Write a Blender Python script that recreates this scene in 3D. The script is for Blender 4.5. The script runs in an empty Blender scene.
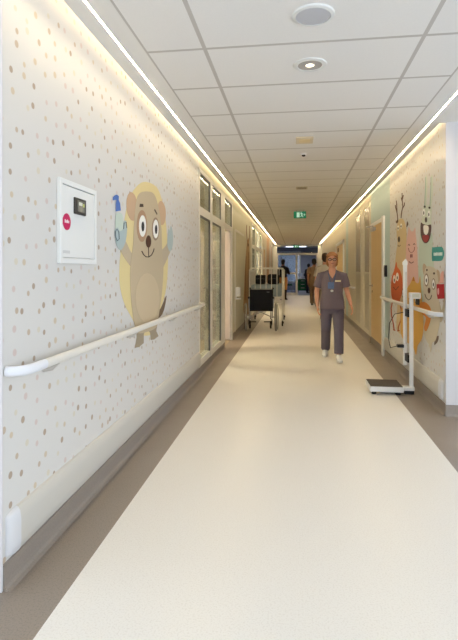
import bpy, bmesh, math, random
from mathutils import Vector, Matrix
random.seed(7)
S = bpy.context.scene
COL = S.collection
F, H = 490.0, 1.30                       # focal length in pixels of a 458x640 picture, eye height
TH = math.atan(67/490); CT, ST = math.cos(TH), math.sin(TH)
XL, XR, ZC = -1.177, 1.323, 2.61         # corridor walls and ceiling
YL, YR, YE = 1.84, 4.584, 25.4           # near corners and the far partition

# ------------------------------------------------------------------ materials
def lin(c):
    return tuple(((v/255)/12.92 if v/255 <= .04045 else ((v/255+.055)/1.055)**2.4) for v in c)
MATS = {}
def mat(name, rgb, rough=.6, metal=0, spec=.3, emit=None, es=0, bump=0, bscale=60, var=0):
    if name in MATS: return MATS[name]
    m = bpy.data.materials.new(name); m.use_nodes = True
    nt = m.node_tree; b = nt.nodes['Principled BSDF']
    c = lin(rgb)
    b.inputs['Base Color'].default_value = (*c, 1)
    b.inputs['Roughness'].default_value = rough
    b.inputs['Metallic'].default_value = metal
    b.inputs['Specular IOR Level'].default_value = spec
    if emit:
        b.inputs['Emission Color'].default_value = (*lin(emit), 1); b.inputs['Emission Strength'].default_value = es
    if bump or var:
        tc = nt.nodes.new('ShaderNodeTexCoord'); n = nt.nodes.new('ShaderNodeTexNoise')
        n.inputs['Scale'].default_value = bscale; n.inputs['Detail'].default_value = 3
        nt.links.new(tc.outputs['Object'], n.inputs['Vector'])
        if bump:
            bp = nt.nodes.new('ShaderNodeBump'); bp.inputs['Strength'].default_value = bump; bp.inputs['Distance'].default_value = .01
            nt.links.new(n.outputs['Fac'], bp.inputs['Height']); nt.links.new(bp.outputs['Normal'], b.inputs['Normal'])
        if var:
            r = nt.nodes.new('ShaderNodeValToRGB')
            r.color_ramp.elements[0].position = .35; r.color_ramp.elements[1].position = .65
            r.color_ramp.elements[0].color = (*[v*(1-var) for v in c], 1); r.color_ramp.elements[1].color = (*[min(1, v*(1+var)) for v in c], 1)
            nt.links.new(n.outputs['Fac'], r.inputs['Fac']); nt.links.new(r.outputs['Color'], b.inputs['Base Color'])
    MATS[name] = m
    return m
def math_node(nt, op, a, b=None, c=None):
    n = nt.nodes.new('ShaderNodeMath'); n.operation = op
    for i, v in enumerate((a, b, c)):
        if v is None: continue
        if isinstance(v, (int, float)): n.inputs[i].default_value = v
        else: nt.links.new(v, n.inputs[i])
    return n.outputs[0]
def mixc(nt, fac, a, b):
    n = nt.nodes.new('ShaderNodeMix'); n.data_type = 'RGBA'
    for s, v in ((n.inputs['Factor'], fac), (n.inputs['A'], a), (n.inputs['B'], b)):
        if isinstance(v, tuple): s.default_value = (*v, 1)
        elif isinstance(v, (int, float)): s.default_value = v
        else: nt.links.new(v, s)
    return n.outputs['Result']
def object_axes(nt):
    tc = nt.nodes.new('ShaderNodeTexCoord'); sp = nt.nodes.new('ShaderNodeSeparateXYZ')
    nt.links.new(tc.outputs['Object'], sp.inputs[0]); return tc, sp
def wallpaper():
    m = bpy.data.materials.new('dotted_wallpaper'); m.use_nodes = True; nt = m.node_tree
    b = nt.nodes['Principled BSDF']; b.inputs['Roughness'].default_value = .55; b.inputs['Specular IOR Level'].default_value = .25
    tc, sp = object_axes(nt)
    col = lin((210, 207, 203))
    def layer(scale, off, rad, ramp, prev):
        cb = nt.nodes.new('ShaderNodeCombineXYZ')
        nt.links.new(math_node(nt, 'ADD', sp.outputs['Y'], off), cb.inputs[0])
        nt.links.new(math_node(nt, 'ADD', math_node(nt, 'MULTIPLY', sp.outputs['Z'], .92), off*.37), cb.inputs[1])
        v = nt.nodes.new('ShaderNodeTexVoronoi'); v.voronoi_dimensions = '2D'; v.feature = 'F1'
        v.inputs['Scale'].default_value = scale; v.inputs['Randomness'].default_value = .66
        nt.links.new(cb.outputs[0], v.inputs['Vector'])
        sc = nt.nodes.new('ShaderNodeSeparateColor'); nt.links.new(v.outputs['Color'], sc.inputs[0])
        r = math_node(nt, 'MULTIPLY_ADD', sc.outputs[1], rad*.3, rad*.95)
        d = math_node(nt, 'MULTIPLY', math_node(nt, 'SUBTRACT', r, v.outputs['Distance']), 45.0)
        d.node.use_clamp = True
        cr = nt.nodes.new('ShaderNodeValToRGB'); cr.color_ramp.interpolation = 'CONSTANT'
        els = cr.color_ramp.elements
        els[0].position = 0; els[0].color = (*lin(ramp[0][1]), 1)
        els[1].position = ramp[1][0]; els[1].color = (*lin(ramp[1][1]), 1)
        for p, c in ramp[2:]:
            e = els.new(p); e.color = (*lin(c), 1)
        nt.links.new(sc.outputs[0], cr.inputs['Fac'])
        return mixc(nt, d, prev, cr.outputs['Color'])
    c = layer(10.8, 3.3, .135, [(0, (172, 154, 136)), (.27, (202, 186, 162)), (.48, (205, 188, 181)), (.70, (208, 200, 182)), (.88, (190, 172, 152))], col)
    nt.links.new(c, b.inputs['Base Color'])
    return m
def floor_mat():
    m = bpy.data.materials.new('vinyl_floor'); m.use_nodes = True; nt = m.node_tree
    b = nt.nodes['Principled BSDF']; b.inputs['Roughness'].default_value = .34; b.inputs['Specular IOR Level'].default_value = .35
    tc, sp = object_axes(nt)
    inside = math_node(nt, 'MULTIPLY', math_node(nt, 'GREATER_THAN', sp.outputs['X'], -.917), math_node(nt, 'LESS_THAN', sp.outputs['X'], 1.029))
    n = nt.nodes.new('ShaderNodeTexNoise'); n.inputs['Scale'].default_value = 140; n.inputs['Detail'].default_value = 2
    nt.links.new(tc.outputs['Object'], n.inputs['Vector'])
    s1 = math_node(nt, 'SMOOTH_MIN', 1, math_node(nt, 'MULTIPLY', math_node(nt, 'SUBTRACT', n.outputs['Fac'], .5), 6.0), .1)
    s1.node.use_clamp = True
    pale = mixc(nt, s1, lin((231, 226, 218)), lin((222, 216, 207)))
    dark = mixc(nt, s1, lin((146, 134, 122)), lin((132, 121, 110)))
    c = mixc(nt, inside, dark, pale)
    nt.links.new(c, b.inputs['Base Color'])
    n2 = nt.nodes.new('ShaderNodeTexNoise'); n2.inputs['Scale'].default_value = 2.5
    nt.links.new(tc.outputs['Object'], n2.inputs['Vector'])
    nt.links.new(math_node(nt, 'MULTIPLY_ADD', n2.outputs['Fac'], .15, .27), b.inputs['Roughness'])
    return m
def ceiling_mat():
    m = bpy.data.materials.new('tiled_ceiling'); m.use_nodes = True; nt = m.node_tree
    b = nt.nodes['Principled BSDF']; b.inputs['Roughness'].default_value = .85; b.inputs['Specular IOR Level'].default_value = .1
    tc, sp = object_axes(nt)
    fy = math_node(nt, 'FRACT', math_node(nt, 'DIVIDE', math_node(nt, 'ADD', sp.outputs['Y'], 61.8-2.857+.012), .618))
    ly = math_node(nt, 'LESS_THAN', fy, .024/.618)
    line = ly
    for x in (-.536, .711, -.89, 1.039):
        lx = math_node(nt, 'LESS_THAN', math_node(nt, 'ABSOLUTE', math_node(nt, 'SUBTRACT', sp.outputs['X'], x)), .012 if abs(x) < .8 else .007)
        line = math_node(nt, 'MAXIMUM', line, lx)
    n = nt.nodes.new('ShaderNodeTexNoise'); n.inputs['Scale'].default_value = 90
    nt.links.new(tc.outputs['Object'], n.inputs['Vector'])
    tile = mixc(nt, n.outputs['Fac'], lin((232, 230, 228)), lin((238, 236, 233)))
    nt.links.new(mixc(nt, line, tile, lin((196, 191, 186))), b.inputs['Base Color'])
    return m
def wood_mat(name, a, bcol):
    m = bpy.data.materials.new(name); m.use_nodes = True; nt = m.node_tree
    b = nt.nodes['Principled BSDF']; b.inputs['Roughness'].default_value = .42
    tc = nt.nodes.new('ShaderNodeTexCoord'); mp = nt.nodes.new('ShaderNodeMapping'); mp.inputs['Scale'].default_value = (14, 14, .9)
    n = nt.nodes.new('ShaderNodeTexNoise'); n.inputs['Scale'].default_value = 2.2; n.inputs['Detail'].default_value = 5
    nt.links.new(tc.outputs['Object'], mp.inputs[0]); nt.links.new(mp.outputs[0], n.inputs['Vector'])
    nt.links.new(mixc(nt, n.outputs['Fac'], lin(a), lin(bcol)), b.inputs['Base Color'])
    return m
def glass_mat(name, tint=(235, 240, 238), mixf=.1):
    m = bpy.data.materials.new(name); m.use_nodes = True; nt = m.node_tree
    nt.nodes.remove(nt.nodes['Principled BSDF'])
    t = nt.nodes.new('ShaderNodeBsdfTransparent'); t.inputs[0].default_value = (*lin(tint), 1)
    g = nt.nodes.new('ShaderNodeBsdfGlossy'); g.inputs['Roughness'].default_value = .02; g.inputs[0].default_value = (.9, .9, .9, 1)
    fr = nt.nodes.new('ShaderNodeFresnel'); fr.inputs[0].default_value = 1.45
    mx = nt.nodes.new('ShaderNodeMixShader')
    nt.links.new(math_node(nt, 'MULTIPLY', fr.outputs[0], .3), mx.inputs[0])
    nt.links.new(t.outputs[0], mx.inputs[1]); nt.links.new(g.outputs[0], mx.inputs[2])
    nt.links.new(mx.outputs[0], nt.nodes['Material Output'].inputs[0])
    return m
WP, FL, CE = wallpaper(), floor_mat(), ceiling_mat()
DOORWOOD = wood_mat('maple_door_wood', (216, 184, 126), (202, 168, 110))
CABWOOD = wood_mat('brown_cabinet_wood', (122, 94, 68), (98, 74, 54))
GLASS = glass_mat('clear_glass'); GLASSD = glass_mat('partition_glass', (215, 220, 228))
WHITE = mat('white_paint', (226, 226, 224), .45)
COOLW = mat('near_wall_paint', (208, 204, 204), .55)
CREAM = mat('cream_paint', (204, 197, 178), .55)
MINT = mat('mint_paint', (180, 197, 195), .55)
SAGE = mat('sage_cream_paint', (205, 201, 180), .55)
PEACH = mat('peach_paint', (200, 164, 128), .55)
TAUPE = mat('taupe_skirting', (146, 135, 125), .45, var=.05, bscale=150)
RAILW = mat('handrail_vinyl', (218, 214, 206), .4)
BUMP = mat('bumper_vinyl', (200, 195, 186), .45)
METW = mat('white_enamel', (228, 228, 226), .3)
STEEL = mat('brushed_steel', (170, 168, 165), .3, 1)
CHROME = mat('chrome', (205, 205, 205), .15, 1)
BLACK = mat('black_plastic', (24, 24, 26), .45)
RUBBER = mat('dark_rubber', (42, 42, 42), .7)
BLACKF = mat('black_fabric', (24, 24, 28), .85)
LED = mat('led_diffuser', (255, 240, 215), .5, emit=(255, 232, 190), es=55)
COVE = mat('cove_led', (255, 240, 215), .5, emit=(255, 231, 190), es=6.5)

# ------------------------------------------------------------------ mesh helpers
class MB:
    def __init__(s): s.b = bmesh.new(); s.mi = 0
    def face(s, vs):
        try:
            f = s.b.faces.new(vs); f.material_index = s.mi; return f
        except ValueError: return None
    def box(s, x0, x1, y0, y1, z0, z1, bev=0):
        t = bmesh.new(); bmesh.ops.create_cube(t, size=1)
        for v in t.verts:
            v.co = Vector(((x0+x1)/2+v.co.x*(x1-x0), (y0+y1)/2+v.co.y*(y1-y0), (z0+z1)/2+v.co.z*(z1-z0)))
        if bev: bmesh.ops.bevel(t, geom=t.edges[:], offset=bev, segments=2, affect='EDGES', profile=.5)
        return s.add(t)
    def add(s, t):
        mp = {v: s.b.verts.new(v.co) for v in t.verts}
        for f in t.faces: s.face([mp[v] for v in f.verts])
        t.free(); return s
    def tube(s, pts, rad, seg=10, side=None, cap=True, closed=False):
        pts = [Vector(p) for p in pts]; n = len(pts)
        rad = rad if isinstance(rad, (list, tuple)) and len(rad) == n else [rad]*n
        rings = []; ref = Vector(side) if side else None
        for i, p in enumerate(pts):
            if closed: t = pts[(i+1) % n]-pts[i-1]
            else: t = pts[min(i+1, n-1)]-pts[max(i-1, 0)]
            t.normalize()
            if ref is None:
                ref = t.orthogonal()
            u = ref-t*ref.dot(t)
            if u.length < 1e-5: u = t.orthogonal()
            u.normalize(); w = t.cross(u)
            if side is None: ref = u
            r = rad[i]; ra, rb = r if isinstance(r, tuple) else (r, r)
            rings.append([s.b.verts.new(p+u*(ra*math.cos(a))+w*(rb*math.sin(a))) for a in [2*math.pi*k/seg for k in range(seg)]])
        for i in range(n if closed else n-1):
            A, B = rings[i], rings[(i+1) % n]
            for k in range(seg): s.face([A[k], A[(k+1) % seg], B[(k+1) % seg], B[k]])
        if cap and not closed:
            s.face(rings[0][::-1]); s.face(rings[-1])
        return s
    def cyl(s, a, b, r, seg=16): return s.tube([a, b], r, seg)
    def ell(s, c, r, seg=16, rot=None):
        t = bmesh.new(); bmesh.ops.create_uvsphere(t, u_segments=seg, v_segments=max(8, seg*3//4), radius=1)
        M = (rot.to_4x4() if rot else Matrix()) @ Matrix.Diagonal((*r, 1))
        for v in t.verts: v.co = Vector(c)+(M @ v.co)
        return s.add(t)
    def lathe(s, c, prof, seg=28):
        c = Vector(c); rings = []
        for r, z in prof:
            rings.append([s.b.verts.new(c+Vector((r*math.cos(a), r*math.sin(a), z))) for a in [2*math.pi*k/seg for k in range(seg)]])
        for A, B in zip(rings, rings[1:]):
            for k in range(seg): s.face([A[k], A[(k+1) % seg], B[(k+1) % seg], B[k]])
        s.face(rings[0][::-1]); s.face(rings[-1]); return s
    def prism(s, pts, off):
        off = Vector(off); a = [s.b.verts.new(Vector(p)) for p in pts]; b = [s.b.verts.new(Vector(p)+off) for p in pts]
        s.face(a[::-1]); s.face(b); n = len(a)
        for k in range(n): s.face([a[k], a[(k+1) % n], b[(k+1) % n], b[k]])
        return s
def root_loc(p):
    while p.parent: p = p.parent
    return p.location
def obj(name, mb, mats, parent=None, smooth=False, label=None):
    bmesh.ops.recalc_face_normals(mb.b, faces=mb.b.faces[:])
    if parent: bmesh.ops.translate(mb.b, verts=mb.b.verts[:], vec=-root_loc(parent))
    me = bpy.data.meshes.new(name); mb.b.to_mesh(me); mb.b.free()
    for m in (mats if isinstance(mats, (list, tuple)) else [mats]): me.materials.append(m)
    if smooth:
        for p in me.polygons: p.use_smooth = True
        if hasattr(me, 'set_sharp_from_angle'): me.set_sharp_from_angle(angle=math.radians(smooth if smooth is not True else 40))
    o = bpy.data.objects.new(name, me); COL.objects.link(o)
    if parent: o.parent = parent
    if label: o['label'] = label
    return o
def tag(o, label, cat, group=None):
    o['label'] = label; o['category'] = cat
    if group: o['group'] = group
    return o
def thing(name, label, cat, loc, group=None):
    o = bpy.data.objects.new(name, None); COL.objects.link(o); o.location = loc; o.empty_display_size = .1
    return tag(o, label, cat, group)
def struct(name, mb=None, mats=None, loc=(0, 0, 0), smooth=False):
    if mb is None:
        o = bpy.data.objects.new(name, None); COL.objects.link(o); o.location = loc
    else: o = obj(name, mb, mats, smooth=smooth)
    o['kind'] = 'structure'; return o
def BX(*a, bev=0): return MB().box(*a, bev=bev)
def on_wall(px, py, X):                   # where the sight line of a picture point meets the wall X = const
    k = (px-229)/F; s = X/(k*CT-ST)
    return s*(k*ST+CT), H+s*(270-py)/F

# ------------------------------------------------------------------ the setting
TW = .12
struct('floor', MB().box(-4, 4, -3.5, YE+7, -.1, 0), FL)
m = MB(); m.box(-.896, 1.045, -3.5, YE, ZC, ZC+.1)
m.box(-4, -1.5, -3.5, YL, ZC, ZC+.1); m.box(1.65, 4, -3.5, YR, ZC, ZC+.1)
struct('ceiling', m, CE)
m = MB()
for a, b in ((-1.12, -1.026), (-1.012, -.896), (1.045, 1.173), (1.187, 1.266)): m.box(a, b, -3.5, YE, ZC-.001, ZC+.03)
m.box(-1.12, -.896, -3.5, YE, ZC+.03, ZC+.08); m.box(1.045, 1.266, -3.5, YE, ZC+.03, ZC+.08)
m.box(-1.5, -1.12, -3.5, YL, ZC-.001, ZC+.08); m.box(1.266, 1.65, -3.5, YR, ZC-.001, ZC+.08)
struct('ceiling_soffit', m, mat('soffit_plaster', (232, 230, 227), .7))
m = MB()
m.box(XL-.05, -1.0, YL, YE, 2.735, 2.77); m.box(1.15, XR+.05, YR, YE, 2.735, 2.77)
struct('ceiling_cove', m, WHITE)
# left wall: 0 wallpaper, 1 sage, 2 white, 3 peach, 4 cream
m = MB()
def seg(y0, y1, z0, z1, mi, side):
    m.mi = mi
    m.box(XL-TW, XL, y0, y1, z0, z1) if side < 0 else m.box(XR, XR+TW, y0, y1, z0, z1)
seg(YL, 5.92, 0, 2.74, 0, -1)
seg(5.92, 9.09, 2.55, 2.74, 1, -1); seg(5.92, 8.02, 0, .12, 1, -1)
seg(9.09, 12.95, 0, 2.74, 1, -1)
seg(12.95, 17.2, 2.56, 2.74, 4, -1); seg(12.95, 17.2, 0, .12, 4, -1)
seg(17.2, 19.9, 0, 2.74, 4, -1); seg(19.9, 21.8, 0, 2.74, 3, -1); seg(21.8, YE, 0, 2.74, 4, -1)
struct('wall_left', m, [WP, SAGE, WHITE, PEACH, CREAM])
m = MB()
seg(YR, 7.22, 0, 2.74, 0, 1); seg(7.22, 7.62, 0, 2.74, 1, 1); seg(7.62, 9.0, 2.12, 2.74, 1, 1)
seg(9.0, 9.12, 0, 2.74, 4, 1); seg(9.12, 9.78, 2.5, 2.74, 4, 1); seg(9.12, 9.78, 0, .16, 4, 1)
seg(9.78, 10.35, 0, 2.74, 4, 1); seg(10.35, 11.2, 2.5, 2.74, 4, 1); seg(10.35, 11.2, 0, .16, 4, 1)
seg(11.2, 12.85, 0, 2.74, 4, 1); seg(12.85, 13.4, 0, 2.74, 1, 1); seg(13.4, 13.85, 0, 2.74, 4, 1)
seg(13.85, 16.45, 2.14, 2.74, 4, 1); seg(16.45, YE, 0, 2.74, 4, 1)
struct('wall_right', m, [WP, MINT, WHITE, PEACH, CREAM])
struct('wall_near_left', BX(-4, XL-TW, YL, YL+TW, 0, 2.74), COOLW)
struct('trim_1', BX(XL-TW-.002, XL+.004, YL-.012, YL, 0, ZC, bev=.003), COOLW)
m = BX(XR+TW, 4, YR, YR+TW, 0, 2.74); struct('wall_near_right', m, COOLW)
struct('trim_2', BX(XR-.004, 4, YR-.012, YR, 0.1, ZC), COOLW)
# skirting: the floor vinyl coved up the walls
def skirt(name, side, spans):
    m = MB()
    for y0, y1 in spans:
        X = XL if side < 0 else XR
        prof = [(0, 0), (.035, 0), (.020, .006), (.011, .018), (.008, .035), (.008, .102), (0, .106)]
        m.prism([(X-side*x, y0, z) for x, z in prof], (0, y1-y0, 0))
    return struct(name, m, TAUPE)
skirt('baseboard_left', -1, [(YL+.0, 8.05), (9.1, YE)])
skirt('baseboard_right', 1, [(YR, 7.62), (9.0, 13.85), (16.45, YE)])
struct('baseboard_near', MB().prism([(XR-.008, YR-y, z) for y, z in [(0, 0), (.045, 0), (.03, .006), (.022, .018), (.02, .035), (.02, .102), (0, .106)]], (2.67, 0, 0)), TAUPE)

# bumper guards low on both walls
def bumper(name, side, y0, y1, lab):
    X = XL if side < 0 else XR
    prof = [(0, .112), (.010, .114), (.019, .125), (.024, .155), (.024, .25), (.019, .282), (.010, .298), (0, .302)]
    yb = y0+.075
    t = thing(name, lab, 'wall guard', (X, y0, .11))
    obj('guard_strip', MB().prism([(X-side*x, yb, z) for x, z in prof], (0, y1-yb, 0)), BUMP, t, smooth=30)
    m = MB(); rows = []
    for k in range(7):                     # rounded end cap
        a = k/6*math.pi/2; sc = .1+.9*math.sin(a); y = yb-.075*math.cos(a)
        rows.append([m.b.verts.new((X-side*(x+.002)*sc, y, .207+(z-.207)*(.80+.205*math.sin(a)))) for x, z in prof])
    for A, B in zip(rows, rows[1:]):
        for k in range(len(prof)-1): m.face([A[k], A[k+1], B[k+1], B[k]])
    m.face(rows[0]); m.face(rows[-1][::-1])
    obj('end_cap', m, mat('guard_end_cap', (210, 209, 211), .4), t, smooth=50, label='bluish white rounded end cap')
bumper('wall_bumper', -1, 1.86, 5.88, 'long white bumper guard low on the left dotted wall')
bumper('wall_bumper', 1, 4.66, 7.55, 'white bumper guard low on the right mural wall')

# handrails
def handrail(side, y0, y1, z, lab, ends=(True, True)):
    X = XL if side < 0 else XR; xo = X-side*.075
    t = thing('handrail', lab, 'handrail', (X, y0, z-.02))
    pts, rr = [], []
    if ends[0]:
        obj('end_elbow', MB().tube([(X-side*.002, y0, z), (X-side*.040, y0+.008, z), (X-side*.066, y0+.035, z), (X-side*.074, y0+.08, z), (xo, y0+.18, z)], [(.0172, .0217)]*5, 14, side=(1, .01, 0)), mat('elbow_white', (222, 223, 228), .4), t, smooth=True, label='bluish white end elbow')
    pts += [(xo, y0+.17, z), (xo, (y0+y1)/2, z), (xo, y1-.10, z)]
    if ends[1]: pts += [(X-side*.068, y1-.045, z), (X-side*.045, y1-.012, z), (X-side*.002, y1, z)]
    obj('rail', MB().tube(pts, [(.0165, .021)]*len(pts), 14, side=(1, 0.01, 0)), RAILW, t, smooth=True)
    n = max(2, int((y1-y0)/1.1)+1)
    for i in range(n):
        y = y0+.3+(y1-y0-.6)*i/(n-1)
        obj('bracket', MB().tube([(X-side*.003, y, z-.05), (X-side*.045, y, z-.045), (xo, y, z-.015)], [.014, .011, .011], 10), mat('rail_bracket', (190, 184, 176), .4), t, smooth=True)
    return t
handrail(-1, 1.86, 5.9, .885, 'white tubular handrail along the left dotted wall')
handrail(1, 4.66, 7.6, .895, 'white handrail crossing the right wall below the painted animals')
handrail(1, 11.25, 12.75, .905, 'short far handrail past the wooden door, beside the person in scrubs')

# ------------------------------------------------------------------ ceiling fittings
def led_line(side, lab):
    X = -1.019 if side < 0 else 1.18
    t = thing('light_line', lab, 'ceiling light', (X, 9.7, ZC-.001), 'LED lines in the ceiling')
    ys = 1.4 if side < 0 else 2.8
    m = MB(); m.box(X-.007, X-.006, ys, YE-.02, ZC-.001, ZC+.02); m.box(X+.006, X+.007, ys, YE-.02, ZC-.001, ZC+.02); m.box(X-.007, X+.007, ys, YE-.02, ZC+.02, ZC+.029)
    obj('profile', m, WHITE, t)
    obj('diffuser', BX(X-.006, X+.006, ys, YE-.02, ZC+.0075, ZC+.02), LED, t)
led_line(-1, 'long glowing light line in the ceiling above the left wall')
led_line(1, 'long glowing light line in the ceiling above the right wall')
t = thing('cove_light', 'hidden light strip in the slot washing the left wall', 'ceiling light', (-1.1, 13, 2.73))
obj('diffuser', BX(-1.116, -1.09, YL+.05, YE-.1, 2.722, 2.734), COVE, t)
t = thing('cove_light', 'hidden light strip in the slot washing the right wall', 'ceiling light', (1.24, 15, 2.73))
obj('diffuser', BX(1.236, 1.262, YR+.05, YE-.1, 2.722, 2.734), COVE, t)

t = thing('ceiling_speaker', 'round ceiling speaker with grey grille, nearest fitting overhead', 'speaker', (.0875, 2.55, ZC))
obj('rim', MB().lathe((.0875, 2.55, ZC), [(.090, -.001), (.090, -.012), (.106, -.008), (.11, 0)]), WHITE, t, smooth=True)
obj('grille', MB().lathe((.0875, 2.55, ZC), [(.001, -.010), (.05, -.012), (.089, -.009), (.089, -.002)]), mat('grey_grille', (200, 200, 205), .6, bump=.4, bscale=500), t, smooth=True)
t = thing('downlight', 'recessed round downlight just beyond the ceiling speaker', 'ceiling light', (.088, 3.166, ZC))
obj('rim', MB().lathe((.088, 3.166, ZC), [(.076, -.004), (.08, -.009), (.104, -.006), (.108, 0)]), WHITE, t, smooth=True)
obj('reflector', MB().lathe((.088, 3.166, ZC), [(.076, -.006), (.064, -.003), (.042, -.0015)]), mat('pale_reflector', (196, 194, 192), .25, .3), t, smooth=True)
obj('lamp', MB().ell((.088, 3.166, ZC-.004), (.03, .03, .006)), mat('lamp_glass', (250, 246, 238), .3, emit=(255, 240, 215), es=1.2), t, smooth=True)
t = thing('ceiling_spot', 'small cream rectangular fitting on the ceiling beyond the downlight', 'ceiling fitting', (.085, 4.98, ZC))
obj('housing', BX(.0, .17, 4.86, 5.1, ZC-.012, ZC, bev=.003), mat('cream_fitting', (220, 206, 178), .5), t)
obj('lens', BX(.03, .14, 4.92, 5.04, ZC-.016, ZC-.011, bev=.002), mat('amber_lens', (226, 206, 160), .4), t)
t = thing('smoke_detector', 'small dark round sensor on the ceiling before the exit sign', 'sensor', (.085, 5.6, ZC))
obj('base', MB().lathe((.085, 5.6, ZC), [(.001, -.012), (.035, -.012), (.045, 0)]), WHITE, t, smooth=True)
obj('sensor_eye', MB().ell((.085, 5.6, ZC-.016), (.022, .022, .014)), mat('dark_sensor', (70, 62, 56), .4), t, smooth=True, label='dark brown sensor eye')
t = thing('ceiling_vent', 'flat rectangular vent plate on the ceiling close before the exit sign', 'vent', (.09, 7.9, ZC))
obj('plate', BX(0, .18, 7.78, 8.0, ZC-.008, ZC, bev=.002), mat('vent_plate', (196, 186, 164), .5), t)
for i in range(4): obj('slot', BX(.02, .16, 7.81+i*.05, 7.825+i*.05, ZC-.0095, ZC-.007), mat('vent_slot', (120, 108, 90), .6), t)

# exit signs
GREEN = mat('sign_green', (20, 124, 82), .4, emit=(20, 120, 80), es=.25)
SIGNW = mat('sign_white', (190, 225, 205), .4, emit=(190, 225, 205), es=.35)
def exit_sign(x, y, w, h, gap, lab):
    z1 = ZC-gap; z0 = z1-h
    t = thing('exit_sign', lab, 'exit sign', (x, y, z0))
    obj('housing', BX(x-w/2, x+w/2, y, y+.035, z0, z1, bev=.004), GREEN, t)
    if gap > .002:
        for sx in (-.3, .3): obj('hanger', MB().cyl((x+sx*w, y+.017, z1-.002), (x+sx*w, y+.017, ZC), .006, 8), STEEL, t)
    yf = y-.002
    def P(pts): return [(x-a*w, yf, z0+b*h) for a, b in pts]
    obj('door_mark', MB().prism(P([(.02, .14), (.26, .14), (.26, .86), (.02, .86)]), (0, .003, 0)), SIGNW, t, label='pale door symbol')
    mm = MB()
    mm.prism(P([(-.28, .16), (-.22, .16), (-.17, .40), (-.10, .18), (-.04, .20), (-.12, .48), (-.10, .66), (-.02, .55), (.0, .60), (-.09, .76), (-.18, .76), (-.27, .60), (-.24, .56), (-.18, .64), (-.2, .46)]), (0, .003, 0))
    mm.prism([(x-(-.10+.04*math.cos(a))*w, yf, z0+(.86+.075*math.sin(a))*h) for a in [k*math.pi/6 for k in range(12)]], (0, .003, 0))
    obj('running_figure', mm, SIGNW, t, label='pale running figure symbol')
    obj('arrow', MB().prism(P([(-.44, .5), (-.36, .72), (-.36, .57), (-.30, .57), (-.30, .43), (-.36, .43), (-.36, .28)]), (0, .003, 0)), SIGNW, t, label='pale arrow')
exit_sign(.085, 10.9, .27, .15, .02, 'green exit sign with running figure hanging from the corridor ceiling')
exit_sign(.02, 24.6, .30, .13, .07, 'tiny far green exit sign before the end partition')

# ------------------------------------------------------------------ left glazed screen with the open doorway
FR = mat('white_frame', (222, 219, 211), .4)
DARKG = mat('gasket', (86, 88, 90), .5)
w = struct('window_1', loc=(XL, 5.92, 0))
x0, x1 = XL-.08, XL+.006
m = MB()
for y0, y1 in ((5.88, 5.93), (6.68, 6.84), (7.66, 7.80), (7.80, 8.06)): m.box(x0, x1, y0, y1, .10, 2.56)
for y0, y1 in ((8.98, 9.1),): m.box(x0, x1, y0, y1, 0, 2.56)
for z0, z1 in ((.10, .19), (1.985, 2.09)): m.box(x0, x1-.003, 5.9, 8.06, z0, z1)
m.box(x0, x1-.003, 8.0, 9.09, 2.02, 2.09)
m.box(x0, x1-.003, 5.9, 9.09, 2.51, 2.56)
obj('frame', m, FR, w)
m = MB()
for y0, y1 in ((5.93, 6.68), (6.84, 7.66)):
    for z0, z1 in ((.19, 1.985), (2.09, 2.51)):
        m.box(XL-.012, XL+.002, y1-.045, y1, z0, z1); m.box(XL-.012, XL+.002, y0, y1, z1-.025, z1)
m.box(XL-.012, XL+.002, 8.92, 8.98, 2.09, 2.51); m.box(XL-.012, XL+.002, 8.06, 8.98, 2.485, 2.51)
obj('gasket', m, DARKG, w)
for y0, y1, z0, z1 in ((5.93, 6.68, .19, 1.985), (6.84, 7.66, .19, 1.985), (5.93, 6.68, 2.09, 2.51), (6.84, 7.66, 2.09, 2.51), (8.06, 8.98, 2.09, 2.51)):
    obj('pane', BX(XL-.010, XL-.004, y0, y1, z0, z1), GLASS, w)
d = struct('door_1', loc=(XL, 8.98, 0))
obj('door_leaf', BX(XL-.95, XL-.02, 8.925, 8.97, .02, 2.01, bev=.004), mat('lilac_white_door', (198, 188, 184), .45), d)
obj('door_handle', MB().tube([(XL-.87, 8.925, 1.02), (XL-.87, 8.88, 1.02), (XL-.75, 8.88, 1.02)], .01, 10), STEEL, d, smooth=True)
# the room behind the glass
RB = mat('side_room_paint', (208, 198, 174), .7)
RX = XL-TW
struct('floor_side_room', BX(-4.6, RX+.1, 5.2, 9.6, 0.001, .006), mat('side_room_floor', (176, 158, 130), .4, var=.04))
m = MB(); m.box(-4.7, -4.6, 5.1, 9.6, 0, 2.74); m.box(-4.7, RX, 5.1, 5.2, 0, 2.74); m.box(-4.7, RX, 9.5, 9.6, 0, 2.74)
struct('wall_side_room', m, RB)
struct('ceiling_side_room', BX(-4.7, RX, 5.1, 9.6, 2.7, 2.78), WHITE)
t = thing('ceiling_panel_light', 'square ceiling light in the room behind the glazing', 'ceiling light', (-2.9, 7.3, 2.69))
obj('frame', BX(-3.22, -2.58, 6.98, 7.62, 2.68, 2.70), WHITE, t)
obj('diffuser', BX(-3.18, -2.62, 7.02, 7.58, 2.672, 2.682), mat('panel_light', (255, 248, 235), .5, emit=(255, 235, 200), es=60), t)
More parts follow.
